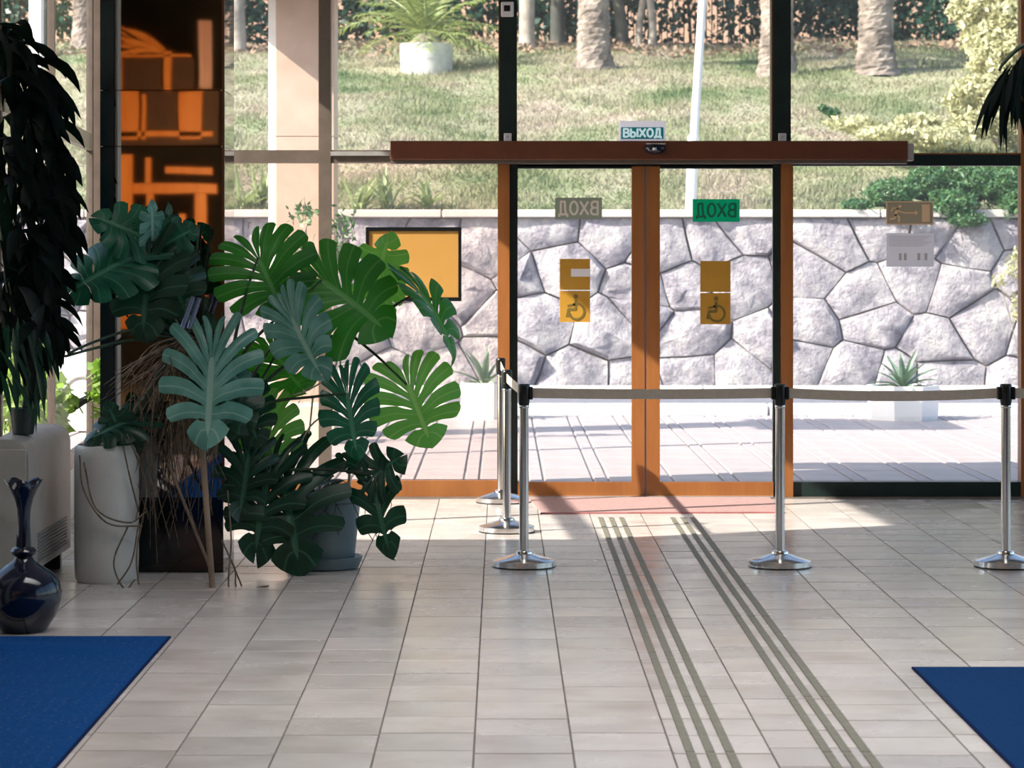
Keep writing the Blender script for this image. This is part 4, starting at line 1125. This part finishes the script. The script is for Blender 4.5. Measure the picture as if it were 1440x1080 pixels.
mb = stroke(t, [(1271, 299.3), (1288, 299.3)], 1.0, yy, 'sign_tan')
mb.prism([W(1287, 295.5, yy), W(1291.5, 299.3, yy), W(1287, 303, yy)], (0, -.0015, 0)); mb.build('arrow', M['sign_tan'], t)
a, b = W(1296.5, 287.5, yy), W(1307.5, 312, yy)
MB().box((a.x, yy-.0015, b.z), (b.x, yy, a.z)).build('door_symbol', M['sign_tan'], t)
t = plate('paper_notice', 'white sheet of paper taped on the right window below the escape sign', 'paper', 1246.5, 1313.5, 328, 375, yw, .0015, 'paper')
mb = MB()
for k in range(6):
    a, b = W(1250, 332+k*2.6, yw-.0016), W(1310-5*(k % 3), 332.9+k*2.6, yw-.0016); mb.box((a.x, yw-.002, b.z), (b.x, yw-.0016, a.z))
for px in (1264, 1271, 1290, 1300):
    a, b = W(px, 356, yw-.0016), W(px+4, 366, yw-.0016); mb.box((a.x, yw-.002, b.z), (b.x, yw-.0016, a.z))
mb.build('print', M['paper_mark'], t)
# ochre board in a dark frame on the left window
t = plate('notice_board', 'large blank ochre board in a black frame on the left window, behind the monstera', 'notice board', 517, 647.5, 322, 421, yw, .010, 'board_ochre')
for a_, b_, c_, d_ in ((514.5, 649, 319.5, 325), (514.5, 649, 418, 423.5), (514.5, 519, 325, 418), (644.5, 649, 325, 418)):
    a, b = W(a_, c_, yw), W(b_, d_, yw); MB().box((a.x, yw-.022, b.z), (b.x, yw, a.z), .002).build('frame_bar', M['black_plastic'], t)
# motion sensor, alarm contact and cable boxes
c_ = W(921, 209, YF-.16)
t = thing('motion_sensor', 'glossy black motion sensor dome on the face of the door drive', 'sensor', c_)
mb = MB(); n = 24; vs = []; fs = []
for i in range(8):
    a_ = i/7*math.pi/2
    for k in range(n):
        q = 2*math.pi*k/n; vs.append((c_.x+.073*math.cos(a_)*math.cos(q), YF-.161-.05*math.sin(a_), c_.z+.038*math.cos(a_)*math.sin(q)))
for i in range(7):
    for k in range(n): fs.append((i*n+k, i*n+(k+1) % n, (i+1)*n+(k+1) % n, (i+1)*n+k))
mb.add(vs, fs).build('dome', M['vase'], t, smooth='all')
MB().lathe((c_.x-.005, YF-.212, c_.z-.004), [(.013, -.008), (.013, .008)], 16).build('lens', M['sign_white'], t, smooth=True)
MB().box((c_.x-.06, YF-.205, c_.z+.028), (c_.x+.07, YF-.16, c_.z+.035), .003).build('visor', M['alu'], t)
a, b = W(704.5, 3, YF-.012), W(722.5, 24, YF-.012)
t = thing('alarm_contact', 'small white square box with black window high on the left dark post', 'sensor', (a+b)/2)
MB().box((a.x, YF-.045, b.z), (b.x, YF-.013, a.z), .006).build('housing', M['sign_white'], t)
a, b = W(708.5, 7.5, YF-.04), W(717.5, 16, YF-.04)
MB().box((a.x, YF-.047, b.z), (b.x, YF-.044, a.z), .001).build('window', M['black_plastic'], t)
for px, py, lab in ((714, 193, 'tiny white junction box on top of the door drive at the left dark post'), (1100, 195, 'tiny white junction box on top of the door drive at the right dark post')):
    a, b = W(px-5.5, py-5, YF-.05), W(px+5.5, 199.4, YF-.05); z0 = fz(199.5)
    t = thing('junction_box', lab, 'box', ((a.x+b.x)/2, YF-.05, z0), 'junction boxes on the door drive')
    MB().box((a.x, YF-.07, z0), (b.x, YF-.03, z0+.055), .004).build('housing', M['sign_white'], t)
    MB().tube([((a.x+b.x)/2, YF-.072, z0+.03), ((a.x+b.x)/2, YF-.066, z0+.03)], .009, 10).build('screw_cap', M['alu'], t)

# ------------------------------------------------------------------ monsteras
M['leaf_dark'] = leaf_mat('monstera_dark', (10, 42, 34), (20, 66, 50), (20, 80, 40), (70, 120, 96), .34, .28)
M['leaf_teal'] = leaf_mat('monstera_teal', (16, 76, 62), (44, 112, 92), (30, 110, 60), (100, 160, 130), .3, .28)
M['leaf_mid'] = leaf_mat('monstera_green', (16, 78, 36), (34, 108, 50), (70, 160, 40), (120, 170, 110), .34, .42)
M['leaf_light'] = leaf_mat('monstera_light', (56, 118, 58), (92, 152, 84), (120, 196, 74), (176, 200, 140), .4, .5)  # glow of backlit leaves put into the lighter greens
M['leaf_sheen'] = leaf_mat('monstera_sheen', (74, 136, 124), (118, 172, 162), (60, 120, 80), (170, 205, 190), .32, .25)  # surface reflection painted in as pale bluish leaf colour
M['stem'] = mat('plant_stem', (24, 44, 30), (44, 66, 42), .5, scale=20)
M['stem_pale'] = mat('aerial_root_pale', (190, 172, 150), (214, 198, 178), .7, scale=20)
M['root'] = mat('aerial_root_brown', (74, 62, 50), (120, 102, 84), .85, scale=25)
M['dry'] = mat('dry_sheath', (84, 70, 58), (150, 130, 112), .9, scale=18)
M['stake'] = mat('wood_stake', (110, 92, 76), (140, 120, 100), .7, scale=12, stretch=(1, 1, .2))
M['pot_grey'] = mat('pot_grey', (92, 110, 116), (104, 122, 127), .4, scale=4)
M['tube_metal'] = mat('tube_bluegrey', (120, 130, 160), None, .25, .8)

px_, py_ = (456-CX)*13.66/F, 13.66
mo = thing('potted_monstera', 'large split-leaved monstera in a grey pot on a saucer before the left window', 'plant', (px_, py_, 0))
MB().lathe((px_, py_, 0), [(.150, .0), (.178, .006), (.196, .045), (.200, .062), (.192, .064), (.16, .030), (.02, .028)], 44).build('saucer', M['pot_grey'], mo, smooth=True)
MB().lathe((px_, py_, 0), [(.150, .030), (.156, .04), (.188, .34), (.206, .352), (.208, .385), (.200, .390), (.190, .384), (.182, .345)], 44).build('pot', M['pot_grey'], mo, smooth=True)
MB().lathe((px_, py_, 0), [(.180, .345), (.1, .36), (.005, .365)], 24, cap=False).build('soil', M['soil'], mo, smooth='all')
def P(px, py, d): return W(px, py, d)
def petiole(par, pts, r0=.010, r1=.006, mm='stem'):
    c_ = bez([P(*q) for q in pts], 6); MB().tube(c_, taper(len(c_), r0, r1), 7).build('petiole', M[mm], par, smooth='all')
def lf(par, base, tip, nrm, seed, mm, lab=None, lobes=7, **kw):
    return monstera(P(*base), P(*tip), nrm, seed, lobes, **kw).build('leaf', M[mm], par, smooth='all', label=lab, fix=False)
UPC = (0, -.85, .5)
# trunk of the potted plant, leaning left and up
tr = [(440, 706, 13.66), (405, 690, 13.60), (366, 655, 13.5), (340, 600, 13.38), (328, 540, 13.32), (327, 490, 13.30)]
c_ = bez([P(*q) for q in tr], 6); MB().tube(c_, taper(len(c_), .026, .014), 10).build('trunk', M['stem'], mo, smooth='all')
petiole(mo, [(327, 495, 13.3), (335, 455, 13.3), (350, 400, 13.34), (363, 362, 13.38)])
lf(mo, (363, 362, 13.38), (399, 438, 13.30), (.1, -.95, .25), 1, 'leaf_mid', 'bright green leaf', wscale=1.06, droop=.2)
petiole(mo, [(330, 535, 13.32), (343, 496, 13.3), (375, 460, 13.32), (420, 425, 13.36), (452, 394, 13.40)])
lf(mo, (452, 394, 13.40), (548, 456, 13.30), (.05, -.8, .55), 2, 'leaf_mid', wscale=.92, droop=.35, fold=-.05)
petiole(mo, [(480, 468, 13.5), (505, 450, 13.6), (525, 424, 13.66), (527, 415, 13.7)])
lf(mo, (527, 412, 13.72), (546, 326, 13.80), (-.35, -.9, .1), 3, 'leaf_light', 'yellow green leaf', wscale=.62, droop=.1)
petiole(mo, [(482, 470, 13.5), (520, 458, 13.5), (555, 430, 13.52), (589, 410, 13.54)])
lf(mo, (589, 409, 13.54), (655, 486, 13.42), (.75, -.35, .55), 4, 'leaf_mid', wscale=.62, droop=.4, fold=.3)
petiole(mo, [(338, 590, 13.36), (350, 540, 13.3), (380, 490, 13.26), (408, 452, 13.24)])
lf(mo, (410, 446, 13.22), (448, 530, 13.12), (-.55, -.75, .35), 5, 'leaf_sheen', 'pale bluish leaf', wscale=.62, droop=.2)
petiole(mo, [(336, 600, 13.38), (350, 560, 13.44), (370, 530, 13.5), (388, 498, 13.56)])
lf(mo, (386, 496, 13.56), (428, 556, 13.66), (.1, -.7, -.6), 6, 'leaf_mid', wscale=1.05, droop=.2)
petiole(mo, [(345, 560, 13.36), (420, 500, 13.46), (480, 470, 13.5), (520, 492, 13.5), (572, 541, 13.46)], .012, .006)
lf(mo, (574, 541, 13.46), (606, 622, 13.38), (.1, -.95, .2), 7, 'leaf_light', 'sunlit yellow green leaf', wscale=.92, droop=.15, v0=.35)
petiole(mo, [(338, 592, 13.36), (380, 566, 13.3), (440, 558, 13.28), (486, 553, 13.3)])
lf(mo, (488, 552, 13.3), (500, 642, 13.22), (-.35, -.9, .1), 8, 'leaf_teal', wscale=.62, droop=.15, v0=.38)
petiole(mo, [(362, 652, 13.5), (400, 660, 13.42), (460, 660, 13.4), (524, 667, 13.38)])
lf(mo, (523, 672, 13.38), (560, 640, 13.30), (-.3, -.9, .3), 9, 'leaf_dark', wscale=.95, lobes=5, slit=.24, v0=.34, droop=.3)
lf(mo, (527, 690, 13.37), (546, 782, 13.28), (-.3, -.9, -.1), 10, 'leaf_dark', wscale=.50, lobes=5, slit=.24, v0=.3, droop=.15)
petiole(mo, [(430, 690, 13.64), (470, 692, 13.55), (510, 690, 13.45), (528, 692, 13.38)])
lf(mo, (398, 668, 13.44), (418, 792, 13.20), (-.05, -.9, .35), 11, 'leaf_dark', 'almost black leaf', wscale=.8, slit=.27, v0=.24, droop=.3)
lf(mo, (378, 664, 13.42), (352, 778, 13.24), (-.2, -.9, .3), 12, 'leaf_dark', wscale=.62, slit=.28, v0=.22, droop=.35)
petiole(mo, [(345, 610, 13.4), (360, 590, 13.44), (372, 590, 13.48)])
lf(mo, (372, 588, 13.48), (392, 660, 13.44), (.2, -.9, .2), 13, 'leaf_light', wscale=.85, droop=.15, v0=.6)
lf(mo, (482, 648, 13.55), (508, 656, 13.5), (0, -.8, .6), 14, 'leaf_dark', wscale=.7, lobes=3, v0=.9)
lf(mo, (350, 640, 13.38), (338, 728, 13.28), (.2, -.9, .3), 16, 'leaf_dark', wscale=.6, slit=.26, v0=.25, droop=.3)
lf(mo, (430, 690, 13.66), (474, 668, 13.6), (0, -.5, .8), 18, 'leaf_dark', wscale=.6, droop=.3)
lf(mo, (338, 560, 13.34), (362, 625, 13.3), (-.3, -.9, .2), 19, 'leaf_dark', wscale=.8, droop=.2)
# pale aerial roots and the white cane in the pot
for pts in ([(478, 470, 13.5), (470, 520, 13.5), (440, 545, 13.5), (412, 556, 13.5)], [(476, 475, 13.5), (478, 560, 13.5), (436, 600, 13.52), (408, 655, 13.55)], [(440, 560, 13.6), (432, 620, 13.6), (412, 660, 13.6)]):
    c_ = bez([P(*q) for q in pts], 6); MB().tube(c_, .0045, 6).build('aerial_root', M['stem_pale'], mo, smooth='all')
MB().tube([P(491, 695, 13.7), P(492, 590, 13.7)], .008, 8).build('cane', M['stem_pale'], mo, smooth=True)
rr = random.Random(31)
mb = MB()
for k in range(16):
    x0 = rr.uniform(390, 545); y0 = rr.uniform(670, 700)
    mb.tube(bez([P(x0, y0, 13.46), P(x0+rr.uniform(-20, 20), y0+rr.uniform(15, 40), 13.40), P(x0+rr.uniform(-30, 35), y0+rr.uniform(30, 75), 13.36)], 4), .0022, 4)
mb.build('hanging_roots', M['stem'], mo)

# climbing plant: stem, sheath, roots, stakes, leaves
st = [(172, 640, 13.1), (190, 590, 13.12), (225, 530, 13.16), (262, 478, 13.2), (240, 430, 13.2), (215, 385, 13.22)]
c_ = bez([P(*q) for q in st], 6); MB().tube(c_, taper(len(c_), .03, .012), 10).build('trunk', M['stem'], cl, smooth='all')
mb = MB()
for k in range(90):
    u = rr.random(); a = Vector(P(285-rr.uniform(0, 30), 470+rr.uniform(0, 25), 13.12)); 
    b = P(rr.uniform(140, 300), rr.uniform(520, 640), rr.uniform(13.02, 13.2)); m_ = (a+b)/2+Vector((rr.uniform(-.03, .03), rr.uniform(-.03, .02), rr.uniform(.01, .07)))
    mb.tube(bez([a, m_, b], 4), taper(9, rr.uniform(.003, .0075), .0015), 4)
mb.build('dry_sheath', M['dry'], cl, kind='stuff')
mb = MB()
for k in range(60):
    x0 = rr.uniform(180, 300); y0 = rr.uniform(500, 620); d0 = rr.uniform(13.0, 13.2); x1 = x0+rr.uniform(-35, 30); y1 = min(800, y0+rr.uniform(60, 200))
    mb.tube(bez([P(x0, y0, d0), P((x0+x1)/2+rr.uniform(-18, 18), (y0+y1)/2, d0-.02), P(x1, y1, d0)], 5), taper(11, rr.uniform(.002, .004), .0015), 4)
for pts in ([(112, 640, 12.9), (118, 690, 12.88), (150, 735, 12.88), (200, 740, 12.95)], [(118, 650, 12.9), (135, 715, 12.88), (180, 735, 12.92), (205, 720, 13.0)], [(180, 740, 12.95), (160, 790, 12.85), (175, 828, 12.82), (190, 815, 12.85)], [(195, 735, 12.95), (185, 790, 12.85), (165, 822, 12.82)], [(200, 730, 13.0), (192, 780, 12.9), (195, 822, 12.85)],
            [(170, 610, 12.95), (180, 660, 12.95), (195, 720, 13.0)], [(178, 610, 12.95), (205, 680, 13.0), (200, 735, 13.0)], [(312, 760, 13.2), (330, 800, 13.0), (335, 828, 12.86), (378, 824, 12.85)], [(330, 800, 13.0), (345, 835, 12.85), (352, 840, 12.83)], [(320, 690, 13.2), (325, 760, 13.1), (322, 830, 12.85), (345, 838, 12.82)]):
    mb.tube(bez([P(*q) for q in pts], 6), .0045, 5)
mb.build('aerial_roots', M['root'], cl, kind='stuff')
MB().tube([P(283, 610, 13.0), P(299, 829, 12.83)], [.016, .015], 9).build('stake', M['stake'], cl, smooth=True)
MB().tube([P(236, 650, 13.1), P(299, 808, 12.98)], [.008, .008], 8).build('stake', M['stake'], cl, smooth=True)
for a, b in (((272, 417, 13.02), (256, 462, 13.02)), ((280, 419, 13.04), (266, 462, 13.04))):
    MB().tube([P(*a), P(*b)], .0125, 12).build('support_tube', M['tube_metal'], cl, smooth=True, label='blue grey metal tube')
def cleaf(base, tip, nrm, seed, mm='leaf_dark', stem_from=None, lab=None, **kw):
    if stem_from: petiole(cl, stem_from+[base], .009, .005)
    return lf(cl, base, tip, nrm, seed, mm, lab, **kw)
cleaf((298, 502, 12.98), (290, 624, 12.86), (-.05, -.95, .25), 21, 'leaf_sheen', [(280, 480, 13.1), (288, 488, 13.05)], 'pale bluish hanging leaf', wscale=.72, slit=.24, v0=.3, droop=.12)
cleaf((186, 362, 13.1), (92, 402, 12.98), (-.15, -.8, .55), 22, 'leaf_teal', [(258, 478, 13.2), (215, 440, 13.15), (196, 400, 13.1)], wscale=.72, droop=.3)
cleaf((206, 336, 13.16), (136, 300, 13.08), (-.1, -.75, .6), 23, 'leaf_teal', [(262, 470, 13.2), (240, 420, 13.18), (215, 360, 13.16)], wscale=.7, droop=.25)
cleaf((214, 338, 13.14), (216, 284, 13.1), (.5, -.8, .3), 24, 'leaf_sheen', None, wscale=.45, droop=.2)
cleaf((226, 348, 13.14), (272, 318, 13.1), (.2, -.8, .5), 25, 'leaf_teal', [(265, 470, 13.2), (255, 420, 13.18), (235, 370, 13.15)], wscale=.8, droop=.25)
cleaf((210, 366, 13.1), (196, 470, 13.0), (-.2, -.9, .3), 26, 'leaf_dark', None, wscale=.7, droop=.25)
cleaf((236, 370, 13.12), (262, 440, 13.05), (.2, -.9, .3), 27, 'leaf_dark', None, wscale=.75, droop=.25)
cleaf((190, 590, 13.05), (120, 610, 12.95), (-.1, -.7, .7), 28, 'leaf_dark', None, wscale=.6, droop=.3)
cleaf((176, 620, 13.05), (150, 570, 13.0), (-.2, -.8, .4), 29, 'leaf_dark', None, wscale=.6, droop=.3)
cleaf((310, 540, 13.08), (352, 600, 13.0), (.3, -.8, .4), 30, 'leaf_dark', [(272, 490, 13.15), (292, 510, 13.1)], wscale=.8, droop=.25)
cleaf((306, 506, 13.05), (352, 548, 12.95), (.1, -.7, .6), 31, 'leaf_sheen', None, wscale=.45, droop=.3)
for pts in ([(260, 478, 13.2), (200, 462, 13.1), (140, 478, 12.9), (96, 497, 12.7)], [(258, 482, 13.2), (190, 478, 13.1), (140, 488, 12.9), (92, 501, 12.7)]):
    c_ = bez([P(*q) for q in pts], 6); MB().tube(c_, .007, 7).build('aerial_root', M['stem'], cl, smooth='all')
for k in range(6):
    x0 = 200+k*12
    c_ = bez([P(265, 475, 13.2), P(250+k*4, 420, 13.2), P(210+k*14, 330+rr.uniform(-20, 20), 13.2)], 6); MB().tube(c_, .0055, 6).build('petiole', M['stem'], cl, smooth='all')

# ------------------------------------------------------------------ dark drooping plant at the left edge
M['leaf_silhouette'] = leaf_mat('drooping_leaf', (4, 12, 12), (8, 22, 20), (16, 50, 26), None, .6, .12)  # backlit silhouette painted in as near-black leaf colour
M['leaf_silhouette'].node_tree.nodes['Principled BSDF'].inputs['Specular IOR Level'].default_value = .08
hp = thing('drooping_plant', 'dark plant of long drooping leaves silhouetted at the left edge, on the radiator casing', 'plant', (-2.335, 12.85, .746))
MB().lathe((-2.335, 12.85, .746), [(.048, 0), (.052, .01), (.066, .12), (.068, .13), (.058, .13), (.056, .11), (.01, .11)], 28).build('pot', M['frame_dark'], hp, smooth=True)
rr = random.Random(77)
for k, (xa, ya) in enumerate(((-2, 40), (22, 110), (8, 250), (30, 300))):
    c_ = bez([Vector((-2.335+.012*k, 12.85, .84)), Vector((-2.33+.015*k, 12.84, 1.1)), P(xa, (ya+540)/2, 12.84), P(xa, ya, 12.82)], 8)
    MB().tube(c_, taper(len(c_), .010, .005), 7).build('stem', M['stem'], hp, smooth='all')
bx = [(36, 2), (60, 26), (100, 44), (150, 58), (200, 66), (240, 76), (300, 90), (350, 94), (400, 88), (440, 80), (500, 86), (560, 78), (600, 74)]
def bound(y): return float(np.interp(y, [a for a, b in bx], [b for a, b in bx]))
for k in range(235):
    y0 = 28+rr.random()**.9*440; L = rr.uniform(62, 112)
    xe = bound(min(y0+L, 600)); x0 = rr.uniform(-5, max(0, xe-26)) if k % 3 else xe-rr.uniform(20, 34)
    d = rr.uniform(12.68, 13.0)
    sw = rr.uniform(-.25, .4)
    if y0 < 60: x0 = min(x0, bound(y0)-8)
    blade(P(x0, y0, d), (.12+sw, rr.uniform(-.3, .3), rr.uniform(-.5, .25)), L*d/F, rr.uniform(.045, .082), rr.uniform(1.5, 3.0), side=(rr.uniform(.6, 1), rr.uniform(-.7, .7), .3), n=7, wide=.45).build('leaf', M['leaf_silhouette'], hp, smooth='all', fix=False)
for k in range(40):                                # thinner, greener lower sprays
    x0 = rr.uniform(-2, 62); y0 = rr.uniform(440, 528); d = rr.uniform(12.66, 12.8)
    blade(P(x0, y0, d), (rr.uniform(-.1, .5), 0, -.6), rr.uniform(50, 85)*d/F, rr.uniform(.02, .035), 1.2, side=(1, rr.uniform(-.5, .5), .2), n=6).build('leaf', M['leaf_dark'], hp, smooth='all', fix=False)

# ------------------------------------------------------------------ frond reaching in at the right edge
hr = thing('palm_houseplant', 'dark finger-leaved frond reaching in at the upper right edge', 'plant', (2.62, 11.0, 0))
MB().lathe((2.62, 11.0, 0), [(.14, 0), (.15, .01), (.18, .30), (.19, .34), (.17, .34), (.16, .29), (.01, .29)], 32).build('pot', M['pot_grey'], hr, smooth=True)
c_ = bez([(2.62, 11, .28), (2.66, 11, 1.2), (2.6, 11, 2.0), P(1475, 70, 11), P(1440, 64, 11), P(1412, 88, 11), P(1405, 100, 11)], 6)
MB().tube(c_, taper(len(c_), .022, .005), 8).build('stem', M['stem'], hr, smooth='all')
for k in range(30):
    u = rr.random(); b = P(1408+u*40, 104-u*38+rr.uniform(-4, 8), 11.0+rr.uniform(-.05, .05))
    L = rr.uniform(70, 122)*11/F
    blade(b, (rr.uniform(-.55, .35), rr.uniform(-.3, .3), -.75), L, rr.uniform(.018, .034), rr.uniform(.4, 1.6), side=(1, rr.uniform(-.6, .6), .2), n=7, wide=.5).build('leaf', M['leaf_silhouette'], hr, smooth='all', fix=False)
